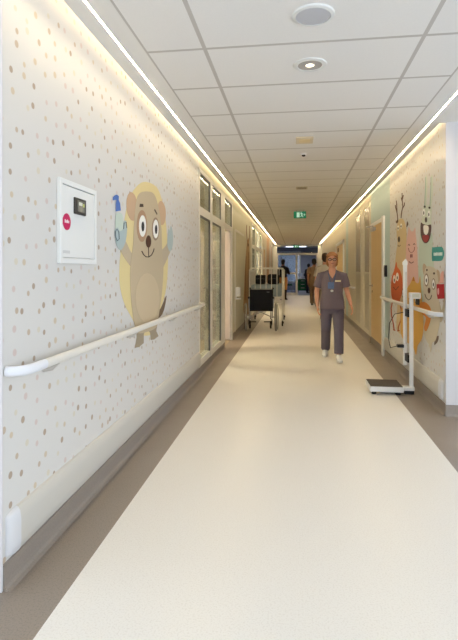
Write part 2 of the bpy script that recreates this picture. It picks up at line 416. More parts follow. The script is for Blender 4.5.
def curtain(name, lab, x, y0, y1, z0, z1, mt):
    t = thing(name, lab, 'curtain', (x, y0, z0))
    m = MB(); n = int(abs(y1-y0)/.03); A = []; B = []
    for i in range(n+1):
        y = y0+(y1-y0)*i/n; xx = x+.03*math.sin(i*1.15)
        A.append(m.b.verts.new((xx, y, z0))); B.append(m.b.verts.new((xx+.004*math.sin(i*.7), y, z1)))
    for i in range(n): m.face([A[i], A[i+1], B[i+1], B[i]])
    o = obj('cloth', m, mt, t, smooth=True); o.modifiers.new('s', 'SOLIDIFY').thickness = .004
    obj('curtain_rail', MB().cyl((x, y0-.05, z1+.012), (x, y1+.05, z1+.012), .014, 10), STEEL, t, smooth=True)
    for yy in (y0+.1, y1-.1): obj('rail_hanger', MB().cyl((x, yy, z1+.012), (x, yy, 2.7), .006, 8), STEEL, t)
curtain('curtain', 'pale beige bed curtain hanging behind the left glazing', -3.3, 6.3, 9.3, .35, 1.9, mat('beige_curtain', (206, 194, 168), .8))
t = thing('cabinet', 'brown wooden cabinet standing behind the second glass panel on the left', 'cabinet', (-2.0, 9.2, 0))
obj('body', BX(-2.55, -2.0, 8.99, 9.45, .08, 1.08, bev=.004), CABWOOD, t)
obj('plinth', BX(-2.52, -2.03, 9.02, 9.43, .006, .08), BLACK, t)
for a, b in ((-2.54, -2.28), (-2.27, -2.01)):
    dd = obj('door', BX(a, b, 8.972, 8.99, .1, 1.06, bev=.003), CABWOOD, t)
    obj('handle', MB().cyl((b-.04 if a < -2.4 else a+.04, 8.962, .6), (b-.04 if a < -2.4 else a+.04, 8.962, .75), .007, 8), STEEL, dd)
t = thing('desk', 'low grey desk behind the first glass panel on the left', 'desk', (-2.3, 7.4, 0))
obj('desk_top', BX(-2.9, -2.05, 7.3, 8.6, .74, .78, bev=.004), mat('grey_desktop', (150, 144, 134), .5), t)
for a, b in ((-2.86, 7.34), (-2.09, 7.34), (-2.86, 8.56), (-2.09, 8.56)): obj('leg', BX(a-.025, a+.025, b-.025, b+.025, .006, .74), STEEL, t)
obj('front_panel', BX(-2.85, -2.1, 8.3, 8.33, .25, .74), CABWOOD, t)
t = thing('office_chair', 'dark office chair at the desk behind the left glazing', 'chair', (-1.75, 7.25, 0))
obj('seat', BX(-1.98, -1.52, 7.03, 7.48, .44, .52, bev=.03), mat('green_black_fabric', (48, 54, 48), .85), t, smooth=True)
obj('backrest', BX(-1.97, -1.53, 7.0, 7.06, .62, 1.08, bev=.025), MATS['green_black_fabric'], t, smooth=True)
obj('back_support', MB().tube([(-1.75, 7.2, .43), (-1.75, 7.0, .43), (-1.75, 6.985, .62), (-1.75, 6.99, .8)], .018, 8), BLACK, t, smooth=True)
obj('gas_lift', MB().cyl((-1.75, 7.25, .1), (-1.75, 7.25, .44), .025, 12), STEEL, t, smooth=True)
for k in range(5):
    a = k*2*math.pi/5+.3; c, s_ = math.cos(a), math.sin(a)
    lg = obj('leg', MB().tube([(-1.75, 7.25, .12), (-1.75+.26*c, 7.25+.26*s_, .08)], [.025, .015], 8), BLACK, t, smooth=True)
    obj('caster', MB().ell((-1.75+.26*c, 7.25+.26*s_, .037), (.03, .03, .031), 10), RUBBER, lg, smooth=True)

# far left glazing, and the painted panels beyond
w = struct('window_2', loc=(XL, 12.95, 0))
m = MB()
for y0, y1 in ((12.95, 13.15), (14.15, 14.55), (15.55, 15.95), (17.0, 17.2)): m.box(XL-.08, XL+.012, y0, y1, .1, 2.57)
for z0, z1 in ((.1, .2), (1.9, 2.0), (2.5, 2.57)): m.box(XL-.08, XL+.009, 12.95, 17.2, z0, z1)
obj('frame', m, FR, w)
for y0, y1 in ((13.15, 14.15), (14.55, 15.55), (15.95, 17.0)):
    for z0, z1 in ((.2, 1.9), (2.0, 2.5)): obj('pane', BX(XL-.010, XL-.004, y0, y1, z0, z1), GLASS, w)
m = MB(); m.box(-3.2, -3.1, 12.5, 17.6, 0, 2.74); m.box(-3.2, RX, 12.4, 12.5, 0, 2.74); m.box(-3.2, RX, 17.6, 17.7, 0, 2.74)
struct('wall_far_side_room', m, mat('far_side_room_paint', (212, 200, 182), .7))
struct('ceiling_far_side_room', BX(-3.2, RX, 12.4, 17.7, 2.7, 2.78), WHITE)
t = thing('ceiling_panel_light', 'square ceiling light in the far room behind the second glazing', 'ceiling light', (-2.2, 15, 2.69))
obj('diffuser', BX(-2.45, -1.95, 14.75, 15.25, 2.675, 2.70), MATS['panel_light'], t)
w = struct('window_3', loc=(XL, 22.6, 0))
m = MB(); m.box(XL, XL+.03, 22.3, 22.42, .1, 2.5); m.box(XL, XL+.03, 23.9, 24.02, .1, 2.5); m.box(XL, XL+.03, 22.3, 24.02, 2.42, 2.5)
obj('frame', m, FR, w)
obj('frosted_pane', BX(XL+.002, XL+.012, 22.42, 23.9, .1, 2.42), mat('peach_frosted', (204, 172, 140), .35), w)
d = struct('door_2', loc=(XL, 17.3, 0))
m = MB(); m.box(XL, XL+.03, 17.35, 17.45, 0, 2.12); m.box(XL, XL+.03, 18.55, 18.65, 0, 2.12); m.box(XL, XL+.03, 17.35, 18.65, 2.06, 2.13)
obj('frame', m, FR, d)
obj('door_leaf', BX(XL+.003, XL+.02, 17.45, 18.55, .01, 2.06), DOORWOOD, d)
obj('door_handle', MB().tube([(XL+.02, 17.55, 1.02), (XL+.06, 17.55, 1.02), (XL+.06, 17.68, 1.02)], .01, 8), STEEL, d, smooth=True)
# sliding panel joint lines on the plain left wall
t = struct('trim_3', BX(XL, XL+.012, 9.42, 9.48, .106, 2.1), FR)
struct('trim_4', BX(XL, XL+.012, 9.48, 11.1, 2.06, 2.1), FR)
t = thing('hand_sanitizer', 'white dispenser low on the plain left wall past the open doorway', 'dispenser', (XL, 9.62, .72))
obj('housing', BX(XL, XL+.09, 9.55, 9.7, .78, .96, bev=.012), METW, t, smooth=True)
obj('drip_tray', BX(XL, XL+.10, 9.56, 9.69, .72, .745, bev=.006), METW, t)
obj('back_plate', BX(XL, XL+.012, 9.56, 9.69, .73, .8), METW, t)

# ------------------------------------------------------------------ right wall doors, glazing
d = struct('door_3', loc=(XR, 7.62, 0))
m = MB()
m.box(XR-.03, XR+.06, 7.60, 7.74, 0, 2.12, bev=.004); m.box(XR+.001, XR+.06, 8.93, 9.02, 0, 2.12); m.box(XR-.012, XR+.06, 7.70, 9.02, 2.05, 2.11)
obj('frame', m, WHITE, d)
obj('door_leaf', BX(XR-.006, XR+.05, 7.74, 8.93, .012, 2.05), DOORWOOD, d)
obj('kick_plate', BX(XR-.009, XR-.005, 7.74, 8.93, .012, .13), TAUPE, d, label='taupe kick plate')
h_ = obj('door_handle', MB().tube([(XR-.006, 8.78, 1.03), (XR-.055, 8.78, 1.03), (XR-.06, 8.76, 1.03), (XR-.06, 8.65, 1.03)], .010, 10), CHROME, d, smooth=True)
obj('rosette', MB().cyl((XR-.012, 8.78, 1.03), (XR-.004, 8.78, 1.03), .026, 16), CHROME, h_, smooth=True)
obj('lock_cylinder', MB().cyl((XR-.014, 8.78, .93), (XR-.004, 8.78, .93), .022, 16), CHROME, d, smooth=True)
k_ = obj('door_closer', BX(XR-.055, XR-.006, 8.42, 8.70, 1.96, 2.02, bev=.004), STEEL, d)
obj('closer_arm', MB().tube([(XR-.03, 8.56, 2.02), (XR-.03, 8.56, 2.045), (XR-.11, 8.80, 2.05), (XR-.03, 8.96, 2.055)], .009, 8), STEEL, k_)
t = thing('keypad', 'black door keypad on the mint strip beside the near wooden door', 'keypad', (XR, 7.46, 1.2))
obj('housing', BX(XR-.03, XR, 7.42, 7.52, 1.20, 1.37, bev=.006), BLACK, t)
obj('reader_face', BX(XR-.033, XR-.029, 7.435, 7.505, 1.225, 1.345, bev=.001), mat('dark_screen', (40, 44, 50), .2), t)
FROST = mat('frosted_film', (150, 138, 112), .25, spec=.5)
for i, (y0, y1) in enumerate(((9.12, 9.78), (10.35, 11.2))):
    w = struct('window_%d' % (4+i), loc=(XR, y0, 0))
    m = MB(); m.box(XR-.008, XR+.06, y0-.03, y0+.02, .12, 2.53); m.box(XR-.008, XR+.06, y1-.02, y1+.03, .12, 2.53)
    m.box(XR-.007, XR+.06, y0, y1, .12, .2); m.box(XR-.007, XR+.06, y0, y1, 2.46, 2.53)
    obj('frame', m, CREAM, w)
    obj('frosted_pane', BX(XR-.004, XR+.02, y0+.02, y1-.02, .2, 1.25), mat('lower_film', (168, 160, 138), .3), w)
    obj('pane', BX(XR-.004, XR+.02, y0+.02, y1-.02, 1.25, 2.46), FROST, w)
    obj('sill_band', BX(XR-.006, XR+.02, y0+.02, y1-.02, 1.225, 1.265), CREAM, w)
d = struct('door_4', loc=(XR, 13.85, 0))
m = MB(); m.box(XR-.03, XR+.06, 13.83, 14.0, 0, 2.15); m.box(XR-.03, XR+.06, 16.35, 16.47, 0, 2.15); m.box(XR-.03, XR+.06, 13.83, 16.47, 2.06, 2.15)
obj('frame', m, WHITE, d)
for a, b, hy in ((14.0, 15.17, 15.05), (15.18, 16.35, 15.3)):
    lf = obj('door_leaf', BX(XR-.006, XR+.05, a, b, .012, 2.06), DOORWOOD, d)
    obj('door_handle', MB().tube([(XR-.006, hy, 1.03), (XR-.055, hy, 1.03), (XR-.06, hy+(-.12 if hy < 15.1 else .12), 1.03)], .011, 8), STEEL, lf, smooth=True)
obj('door_plate', BX(XR-.02, XR-.005, 15.5, 15.8, 1.86, 1.98), mat('brown_plate', (110, 84, 60), .5), d)

# ------------------------------------------------------------------ far end partition and the room beyond
PW = mat('partition_white', (222, 220, 216), .4)
d = struct('door_5', loc=(0, YE, 0))
m = MB()
m.box(XL, -.975, YE-.02, YE+.08, 0, 2.62); m.box(1.10, XR, YE-.02, YE+.08, 0, 2.62)
m.box(XL, XR, YE-.02, YE+.08, 2.52, 2.62); m.box(-.98, 1.11, YE, YE+.06, 2.07, 2.17)
m.box(-.02, .075, YE, YE+.06, 0, 2.08); m.box(-.98, -.92, YE, YE+.06, 0, 2.08)
m.box(-.92, 0, YE+.005, YE+.055, .02, .14); m.box(-.92, 0, YE+.005, YE+.055, 1.08, 1.16)
obj('frame', m, PW, d)
for a in ((-.92, -.02, .14, 1.08), (-.92, -.02, 1.16, 2.07), (-.97, 1.10, 2.17, 2.52)): obj('pane', BX(a[0], a[1], YE+.025, YE+.032, a[2], a[3]), GLASSD, d)
lf = obj('door_leaf', BX(1.05, 1.10, YE+.07, YE+1.0, .02, 2.06), PW, d)
obj('door_handle', MB().cyl((1.035, YE+.9, .9), (1.035, YE+.9, 1.2), .012, 8), STEEL, lf)
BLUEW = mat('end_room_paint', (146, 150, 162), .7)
m = MB(); m.box(-3.1, -3, YE+.06, YE+6.6, 0, 3); m.box(3, 3.1, YE+.06, YE+6.6, 0, 3); m.box(-3.1, XL, YE+.02, YE+.1, 0, 3); m.box(XR, 3.1, YE+.02, YE+.1, 0, 3); m.box(XL, XR, YE+.02, YE+.08, 2.62, 3)
m.box(-3, -2.2, YE+6.5, YE+6.6, 0, 3); m.box(.3, 3, YE+6.5, YE+6.6, 0, 3); m.box(-2.2, .3, YE+6.5, YE+6.6, 0, .5); m.box(-2.2, .3, YE+6.5, YE+6.6, 2.5, 3)
struct('wall_end_room', m, BLUEW)
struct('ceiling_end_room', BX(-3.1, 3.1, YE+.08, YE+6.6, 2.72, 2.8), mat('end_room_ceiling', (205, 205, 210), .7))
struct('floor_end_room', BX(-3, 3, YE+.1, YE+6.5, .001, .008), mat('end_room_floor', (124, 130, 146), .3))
w = struct('window_6', loc=(-1, YE+6.5, .5))
m = MB()
for a, b in ((-2.2, -2.12), (-1.0, -.92), (.22, .3)): m.box(a, b, YE+6.5, YE+6.58, .5, 2.5)
m.box(-2.2, .3, YE+6.5, YE+6.58, .5, .58); m.box(-2.2, .3, YE+6.5, YE+6.58, 2.42, 2.5)
obj('frame', m, PW, w)
for a, b in ((-2.12, -1.0), (-.92, .22)): obj('blind', BX(a, b, YE+6.54, YE+6.55, .58, 2.42), glass_mat('window_blind', (150, 152, 156)), w)
t = thing('ceiling_panel_light', 'added rectangular ceiling light that brightens the room beyond the far glass partition', 'ceiling light', (0, 29, 2.7))  # added panel, lightens the end room walls seen through the transom
obj('frame', BX(-.65, .65, 28.05, 29.95, 2.70, 2.72), WHITE, t)
obj('diffuser', BX(-.6, .6, 28.1, 29.9, 2.692, 2.702), mat('end_fill_panel', (250, 250, 255), .5, emit=(246, 248, 255), es=4), t)
t = thing('equipment_cart', 'green equipment cart beyond the far glass doors', 'cart', (.35, 28.4, 0))
GC = mat('green_drawers', (24, 106, 62), .5)
obj('body', BX(.1, .66, 28.3, 28.7, .12, .78, bev=.01), GC, t)
obj('top_tray', BX(.06, .70, 28.27, 28.73, .78, .83, bev=.006), WHITE, t)
for i in range(3):
    q = obj('drawer', BX(.12, .64, 28.285, 28.3, .16+i*.2, .34+i*.2, bev=.003), GC, t)
    obj('handle', BX(.28, .48, 28.27, 28.285, .27+i*.2, .29+i*.2), WHITE, q)
for a in (.15, .61):
    for b in (28.35, 28.65): obj('caster', MB().cyl((a-.015, b, .062), (a+.015, b, .062), .054, 12), RUBBER, t)
for x, lab, cx in ((.25, 'pale monitor standing on the left of the green cart', (196, 206, 220)), (.53, 'dark monitor standing on the right of the green cart', (70, 82, 104))):
    t = thing('monitor', lab, 'monitor', (x, 28.5, .83))
    obj('base', BX(x-.07, x+.07, 28.45, 28.57, .83, .845), WHITE, t)
    obj('stand', BX(x-.015, x+.015, 28.5, 28.52, .84, .95), WHITE, t)
    sc = obj('housing', BX(x-.12, x+.12, 28.47, 28.50, .92, 1.13, bev=.006), WHITE, t)
    obj('screen', BX(x-.105, x+.105, 28.465, 28.472, .935, 1.115), mat('scr%d' % cx[0], cx, .3), sc)
t = thing('bench', 'green low bench behind the far left glass pane', 'bench', (-.45, 28.0, 0))
obj('seat', BX(-.75, -.2, 27.8, 28.2, .42, .52, bev=.02), mat('dark_green_vinyl', (40, 92, 66), .5), t)
for a in (-.72, -.23):
    for b in (27.84, 28.16): obj('leg', BX(a-.02, a+.02, b-.02, b+.02, .008, .43), STEEL, t)

# ------------------------------------------------------------------ electrical box on the near left wall
def yz(px, py): return on_wall(px, py, XL)
t = thing('control_box', 'white metal control box with small display on the left dotted wall', 'control box', (XL, 2.545, 1.335))
m = MB(); y0, y1, z0, z1 = 2.292, 2.742, 1.333, 1.763; fw = .028
m.box(XL, XL+.020, y0, y0+fw, z0, z1, bev=.003); m.box(XL, XL+.020, y1-fw, y1, z0, z1, bev=.003)
m.box(XL, XL+.0195, y0+fw-.004, y1-fw+.004, z0, z0+fw, bev=.003); m.box(XL, XL+.0195, y0+fw-.004, y1-fw+.004, z1-fw, z1, bev=.003)
m.box(XL, XL+.004, y0+.01, y1-.01, z0+.01, z1-.01)
obj('frame', m, METW, t)
dr = obj('door', BX(XL+.004, XL+.018, y0+fw+.004, y1-fw-.004, z0+fw+.004, z1-fw-.004, bev=.002), METW, t)
obj('maker_plate', BX(XL+.0175, XL+.0192, 2.315, 2.40, 1.385, 1.40, bev=.0005), mat('grey_plate', (206, 206, 206), .4), dr)
ds = obj('display', BX(XL+.016, XL+.028, 2.442, 2.578, 1.597, 1.684, bev=.003), mat('display_bezel', (62, 58, 54), .4), t, label='dark display with grey screen')
obj('screen', BX(XL+.027, XL+.0295, 2.468, 2.556, 1.611, 1.671), mat('grey_lcd', (126, 124, 116), .25), ds)
obj('screen_reading', BX(XL+.0292, XL+.0305, 2.482, 2.524, 1.645, 1.663), mat('pale_lcd', (214, 214, 200), .3), ds)
obj('screen_button', BX(XL+.0292, XL+.0305, 2.530, 2.550, 1.641, 1.659), mat('lime_lcd', (186, 190, 110), .3), ds)
st = obj('round_sticker', MB().cyl((XL+.017, 2.364, 1.546), (XL+.0195, 2.364, 1.546), .043, 28), mat('raspberry_sticker', (196, 34, 92), .4), t, label='round raspberry red sticker with white lettering')
m = MB()
for i, (a, b) in enumerate(((.0, .009), (.014, .006), (.024, .01), (.039, .008))):
    m.box(XL+.019, XL+.0205, 2.340+a, 2.340+a+b, 1.540, 1.557 if i % 2 == 0 else 1.553)
obj('lettering', m, mat('sticker_white', (244, 236, 238), .4), st)

# ------------------------------------------------------------------ painted animals
def smooth_closed(p, n=5):
    out = []
    for i in range(len(p)):
        a, b, c, d_ = [Vector(p[(i+j) % len(p)]) for j in (-1, 0, 1, 2)]
        for k in range(n):
            u = k/n
            out.append(.5*((2*b)+(c-a)*u+(2*a-5*b+4*c-d_)*u*u+(3*b-a-3*c+d_)*u*u*u))
    return out
PAINT = {}
def paint(rgb):
    if rgb not in PAINT: PAINT[rgb] = mat('mural_%02x%02x%02x' % rgb, rgb, .6, spec=.2)
    return PAINT[rgb]
def decal(name, side, layer, rgb, px, parent, soft=True, label=None):
    X = XL if side < 0 else XR
    if soft and len(px) > 2: px = [(v.x, v.y) for v in smooth_closed([Vector((a, b)) for a, b in px])]
    xf = X-side*.0013*(layer+1)
    pts = []
    for a, b in px:
        y, z = on_wall(a, b, X); pts.append((xf, y, z))
    return obj(name, MB().prism(pts, (side*.001, 0, 0)), paint(rgb), parent, label=label)
def oval(cx, cy, rx, ry, n=20, rot=0):
    c, s_ = math.cos(rot), math.sin(rot)
    return [(cx+rx*math.cos(t)*c-ry*math.sin(t)*s_, cy+rx*math.cos(t)*s_+ry*math.sin(t)*c) for t in [2*math.pi*k/n for k in range(n)]]
def stroke(pts, w, wy=None):
    wy = wy or w; up, dn = [], []
    for i, p in enumerate(pts):
        a = Vector(pts[max(i-1, 0)]); b = Vector(pts[min(i+1, len(pts)-1)]); t = (b-a).normalized(); n = Vector((-t.y, t.x))
        up.append((p[0]+n.x*w, p[1]+n.y*wy)); dn.append((p[0]-n.x*w, p[1]-n.y*wy))
    return up+dn[::-1]
def dec_o(name, side, layer, rgb, c, parent, label=None, rot=0): return decal(name, side, layer, rgb, oval(*c, rot=rot), parent, False, label)
def dec_s(name, side, layer, rgb, pts, w, parent): return decal(name, side, layer, rgb, stroke(pts, w), parent, False)

y, z = on_wall(146, 345, XL)
t = thing('painted_animal', 'large painted grey-beige animal holding a pump bottle on the left wall', 'mural', (XL, y, z))
GB, TAN = (188, 172, 148), (198, 166, 136)
decal('cream_back', -1, 0, (220, 203, 150), [(138, 334), (133.7, 322), (124.4, 304), (119.7, 285), (119.5, 263), (122, 240), (124.5, 219), (127.5, 204), (133.7, 190), (143, 182), (154, 185), (160, 194), (165, 216), (167, 238), (168, 260), (166.5, 285), (163.4, 300), (157, 318), (152, 334)], t, label='pale yellow back of the animal')
decal('arm', -1, 1, GB, [(133, 268), (127, 262), (121, 252), (118.5, 243), (125, 241), (130, 251), (135, 258)], t)
decal('arm', -1, 1, GB, [(160, 272), (165.5, 262), (169.5, 253), (171.5, 246), (168.5, 242), (164.5, 247), (160, 254)], t)
decal('tail', -1, 1, (118, 98, 78), [(157.5, 318), (159, 311), (161.5, 306), (166.2, 295.5), (164.5, 307), (161.5, 315)], t, label='dark brown tail')
decal('leg', -1, 1, (160, 146, 124), [(135, 326), (136.5, 337), (134.5, 348), (139, 347), (143.5, 343), (143.5, 334), (146, 328)], t, False)
decal('leg', -1, 1, (160, 146, 124), [(147, 328), (150, 333), (150.5, 340), (154, 339.5), (158.3, 336), (156, 331), (157.5, 322)], t, False)
dec_o('ear', -1, 1, TAN, (131.8, 206.5, 5.6, 14.5), t, 'tan brown ear', -.08)
dec_o('ear', -1, 1, TAN, (161.3, 213, 4.3, 12.2), t, 'tan brown ear', -.05)
decal('body', -1, 2, (191, 174, 146), [(139, 193.5), (147, 191.5), (154, 194.7), (158.5, 209.5), (161, 229), (161.7, 249), (163, 268), (161.5, 293), (158.5, 314), (156, 327), (146, 332), (136.5, 332), (132.5, 315), (130.5, 296), (129.7, 270), (132.6, 245), (133.7, 222), (135.5, 203)], t)
dec_o('belly', -1, 3, (200, 182, 152), (146.8, 298, 12, 25), t, 'lighter belly')
dec_o('eye_patch', -1, 3, (172, 138, 110), (141.4, 226, 5.2, 16), t)
dec_o('eye', -1, 4, (240, 238, 232), (141.8, 226, 3.6, 10.8), t); dec_o('pupil', -1, 5, (42, 38, 40), (142, 226.5, 1.4, 5), t)
dec_o('eye_patch', -1, 3, (150, 128, 108), (155, 229, 3.7, 11.6), t)
dec_o('eye', -1, 4, (240, 238, 232), (155.1, 229, 2.8, 9.4), t); dec_o('pupil', -1, 5, (42, 38, 40), (155.3, 229.5, 1.2, 4.6), t)
decal('brow', -1, 3, (74, 58, 46), [(138.9, 207), (139.4, 203.7), (142.6, 204), (143, 207)], t, False)
decal('brow', -1, 3, (74, 58, 46), [(153.6, 210), (154.4, 209), (156.8, 213.6), (156.4, 215)], t, False)
dec_o('nose', -1, 4, (82, 52, 40), (147.8, 241.5, 2.7, 6.2), t)
dec_s('smile', -1, 3, (70, 52, 44), [(141.2, 251), (143, 254.6), (145.5, 256.8), (148.2, 257), (151, 255), (152.8, 251.5), (153.6, 248.5)], .45, t)
dec_s('lip_line', -1, 3, (70, 52, 44), [(147.9, 246), (148.1, 256.5)], .3, t)
decal('soap_bottle', -1, 2, (196, 208, 196), [(116, 213), (120.5, 213), (122.5, 218), (122.5, 230), (115.5, 230), (115, 218)], t, label='pale green soap bottle')
decal('bottle_pump', -1, 3, (86, 118, 182), [(112, 200.5), (112.3, 197.2), (114, 195.4), (116.4, 194.6), (118.2, 196.2), (118, 200), (119.4, 203), (120.2, 210.5), (115, 211.5), (115.2, 203.8), (115.9, 199.8), (113.4, 200.2)], t, False, label='blue pump')
decal('glove', -1, 3, (172, 186, 186), [(114, 231), (117, 227.5), (119, 231), (122.5, 229), (123, 222), (125.5, 221), (126.4, 228), (125.8, 236), (124.5, 243), (120.5, 250), (117, 247.5), (115, 241)], t, label='pale blue rubber glove')
dec_s('glove_line', -1, 4, (84, 94, 100), [(114.6, 231.5), (116.2, 229), (118, 232), (118.4, 239), (116.6, 241), (114.9, 237), (114.6, 231.5)], .35, t)
dec_s('glove_line', -1, 4, (84, 94, 100), [(122.8, 229), (123.3, 223), (125.3, 222), (126, 228)], .3, t)
decal('glove', -1, 3, (172, 186, 186), [(167.4, 234), (168.2, 228.5), (169.5, 231), (170.4, 226), (172, 231), (172.6, 240), (171.6, 248), (169.2, 251.5), (167, 246), (166.8, 240)], t, label='pale blue rubber glove')

y, z = on_wall(400, 335, XR)
t = thing('painted_deer', 'painted tan deer with tall brown antlers on the right wall', 'mural', (XR, y, z))
DB = (92, 64, 50)
decal('body', 1, 0, (210, 186, 144), [(397.2, 224), (399, 219.6), (402.5, 218.8), (405, 223), (406.6, 234), (406, 250), (405.6, 275), (407, 300), (408, 332), (397, 330), (397.5, 300), (395, 270), (396.3, 252), (397.6, 243), (396.6, 232)], t)
for pts in ([(398, 220), (397.2, 213), (396.7, 203), (396.4, 200.5)], [(397.2, 213), (395.8, 207.5), (395.4, 205)], [(401.2, 218), (401.8, 212), (403, 206.5), (402.4, 200), (402.2, 193)], [(402.6, 208.5), (404.6, 205), (404.7, 202.5)], [(402.6, 202.5), (401.4, 197.5)], [(402.4, 200), (403.6, 195)]):
    dec_s('antler', 1, 1, DB, pts, .42, t)
decal('ear', 1, 1, DB, [(396, 222), (397.8, 219.5), (398.4, 221.5), (397, 223.4)], t, label='dark brown ear')
decal('ear', 1, 1, DB, [(406.6, 227), (407.2, 221.6), (408.2, 222.5), (407.8, 226)], t, label='dark brown ear')
for cx, cy in ((398.3, 228), (401.3, 226)):
    dec_o('eye', 1, 1, (240, 236, 226), (cx, cy, .9, 2.6), t); dec_o('pupil', 1, 2, (50, 40, 36), (cx, cy+.4, .45, 1.2), t)
dec_o('nose', 1, 1, (60, 42, 36), (399.1, 239.4, 1.1, 3), t)
dec_s('smile', 1, 1, DB, [(398, 245), (399.2, 246.6), (400.6, 245)], .3, t)
y, z = on_wall(411, 290, XR)
t = thing('painted_pig', 'painted pink smiling animal between deer and rabbit on the right wall', 'mural', (XR, y, z))
decal('body', 1, 1, (226, 184, 174), [(408.4, 230), (409, 227), (411, 231), (413.6, 231), (415.3, 227.5), (415.8, 233), (417, 246), (417.8, 262), (418, 286), (408, 288), (406.8, 264), (406.2, 248)], t)
for cx, cy in ((409.2, 245.5), (414.5, 244.8)):
    dec_s('eye', 1, 2, (96, 52, 56), [(cx-.9, cy), (cx, cy-1.6), (cx+.9, cy)], .3, t)
dec_s('snout', 1, 2, (150, 76, 80), [(408.7, 248), (409.6, 251.5), (411, 252.4), (413, 252.2), (414.6, 250), (414.9, 247)], .28, t)
dec_o('nostril', 1, 2, (120, 40, 48), (411, 256, .5, 2), t); dec_o('nostril', 1, 2, (120, 40, 48), (412.3, 255.8, .5, 2), t)
dec_s('smile', 1, 2, (120, 52, 58), [(409.2, 261.5), (411.5, 263.2), (414, 261.8)], .35, t)
y, z = on_wall(425, 300, XR)
t = thing('painted_rabbit', 'painted mint rabbit with very long ears and wide open mouth', 'mural', (XR, y, z))
MG, MGD = (206, 212, 196), (148, 176, 160)
decal('body', 1, 0, (196, 206, 188), [(421, 232), (431, 232), (433, 250), (434, 300), (418, 300), (418.6, 262)], t)
for a, b in ((425.8, 427.3), (431.2, 432.8)):
    x1_ = a-1.4
    decal('ear', 1, 1, MG, [(a, 177), (b, 176), (b+.4, 190), (b-1.2, 207), (a-1.2, 207), (a-.4, 190)], t)
    dec_s('ear_line', 1, 2, (150, 180, 164), [(a+.2, 177), (a-.1, 190), (a-.9, 206)], .28, t)
decal('head', 1, 1, MG, [(423.4, 207), (427.5, 204.5), (431.8, 207), (431.6, 218), (431.4, 228), (430, 238), (426, 243.5), (422, 239), (420.6, 229), (422.6, 217)], t)
decal('mouth', 1, 2, (92, 68, 62), [(421.2, 223), (423.5, 224), (428, 225.2), (431.4, 225), (431, 234), (429, 241), (426, 243.3), (423, 241), (421, 234)], t, label='dark open mouth')
decal('teeth', 1, 3, (238, 232, 222), [(424.2, 225.5), (428.8, 226.3), (428.6, 232), (427, 234.8), (425, 234), (424.1, 231)], t, label='white front teeth')
decal('tongue', 1, 3, (158, 58, 58), [(423, 236), (426, 234.8), (429.5, 236), (428, 241), (426, 242.4), (424, 240.6)], t, label='red tongue')
for cx, cy in ((424.2, 212.4), (429.3, 214)):
    dec_o('eye', 1, 2, (242, 240, 234), (cx, cy, 1.3, 3.6), t); dec_o('pupil', 1, 3, (44, 40, 40), (cx, cy+.6, .5, 1.7), t)
dec_o('brow', 1, 2, (70, 66, 60), (425, 206.6, 1, 1.2), t); dec_o('brow', 1, 2, (70, 66, 60), (429.8, 207.7, 1, 1.2), t)
dec_o('nose', 1, 2, (84, 70, 66), (426.3, 219.8, 1.2, 2.8), t)
y, z = on_wall(397, 330, XR)
t = thing('painted_squirrel', 'painted small orange-red animal at the far end of the right mural', 'mural', (XR, y, z))
decal('body', 1, 2, (206, 98, 54), [(396.6, 262), (397.6, 267), (400.5, 271), (402.6, 280), (402.4, 292), (399.5, 301), (395, 302), (392, 297), (391.2, 288), (392, 277.5), (394.3, 270.5)], t)
for pts in ([(393, 300), (391.4, 308), (391.8, 316), (393.4, 323), (394.4, 330)], [(399.5, 300), (401.6, 310), (401.2, 320), (398.6, 327), (398.4, 331)], [(393.4, 329.5), (395.6, 330.5)], [(397.4, 331), (399.8, 330.5)]):
    dec_s('limb', 1, 2, (176, 84, 50), pts, .55, t)
for cx, cy in ((394.7, 279.2), (397.7, 276.8)):
    dec_o('eye', 1, 3, (240, 232, 222), (cx, cy, 1.4, 4.2), t); dec_o('pupil', 1, 4, (50, 40, 36), (cx+.1, cy+1, .5, 1.6), t)
dec_s('smile', 1, 3, (110, 50, 34), [(393.6, 287), (396, 290), (399, 286.5)], .35, t)
y, z = on_wall(415, 353, XR)
t = thing('painted_fox', 'painted yellow-orange animal behind the height scale on the right wall', 'mural', (XR, y, z))
decal('body', 1, 3, (224, 174, 88), [(409, 286), (411, 283), (414, 276.5), (416, 282), (419, 283), (420.5, 276), (421.5, 288), (422.6, 303), (424, 322), (422.5, 338), (418, 346), (416.5, 355), (413.5, 347), (407, 342), (402, 336), (401, 318), (403, 302), (405.5, 292)], t)
decal('arm', 1, 4, (214, 134, 58), [(420, 304), (425, 302), (430, 306), (432, 313), (430.6, 322), (427, 331), (424.6, 328), (426.4, 318), (422, 313)], t, label='deeper orange arm')
for cx, cy in ((404, 293), (416.8, 299)):
    dec_o('eye_ring', 1, 4, (80, 62, 46), (cx, cy, 1.6, 5), t); dec_o('eye', 1, 5, (240, 236, 226), (cx, cy, 1.1, 4), t); dec_o('pupil', 1, 6, (40, 34, 34), (cx, cy+.6, .5, 1.8), t)
decal('ear_tip', 1, 4, (208, 122, 50), [(412.6, 281), (414, 276.6), (415.4, 281)], t, False)
y, z = on_wall(431, 352, XR)
t = thing('painted_dog', 'painted grey-beige dog with ringed eyes at the near end of the right mural', 'mural', (XR, y, z))
decal('tail', 1, 1, (112, 92, 78), [(434.5, 344.5), (435.5, 338), (438.8, 335.8), (438.2, 341), (436, 344)], t, label='dark brown tail')
decal('arm', 1, 1, (186, 172, 148), [(436, 300), (440, 304), (442, 310), (444.4, 298), (445, 292), (446, 297), (444.5, 312), (441.5, 322), (438, 318)], t)
decal('body', 1, 2, (204, 192, 168), [(426, 268), (431, 266.5), (436, 269.5), (438.4, 280), (439, 296), (440.4, 312), (439.6, 326), (436, 340), (432.6, 343), (431, 352.5), (429.6, 345), (425.4, 338), (424, 326), (424.8, 308), (424, 296), (423.4, 282)], t)
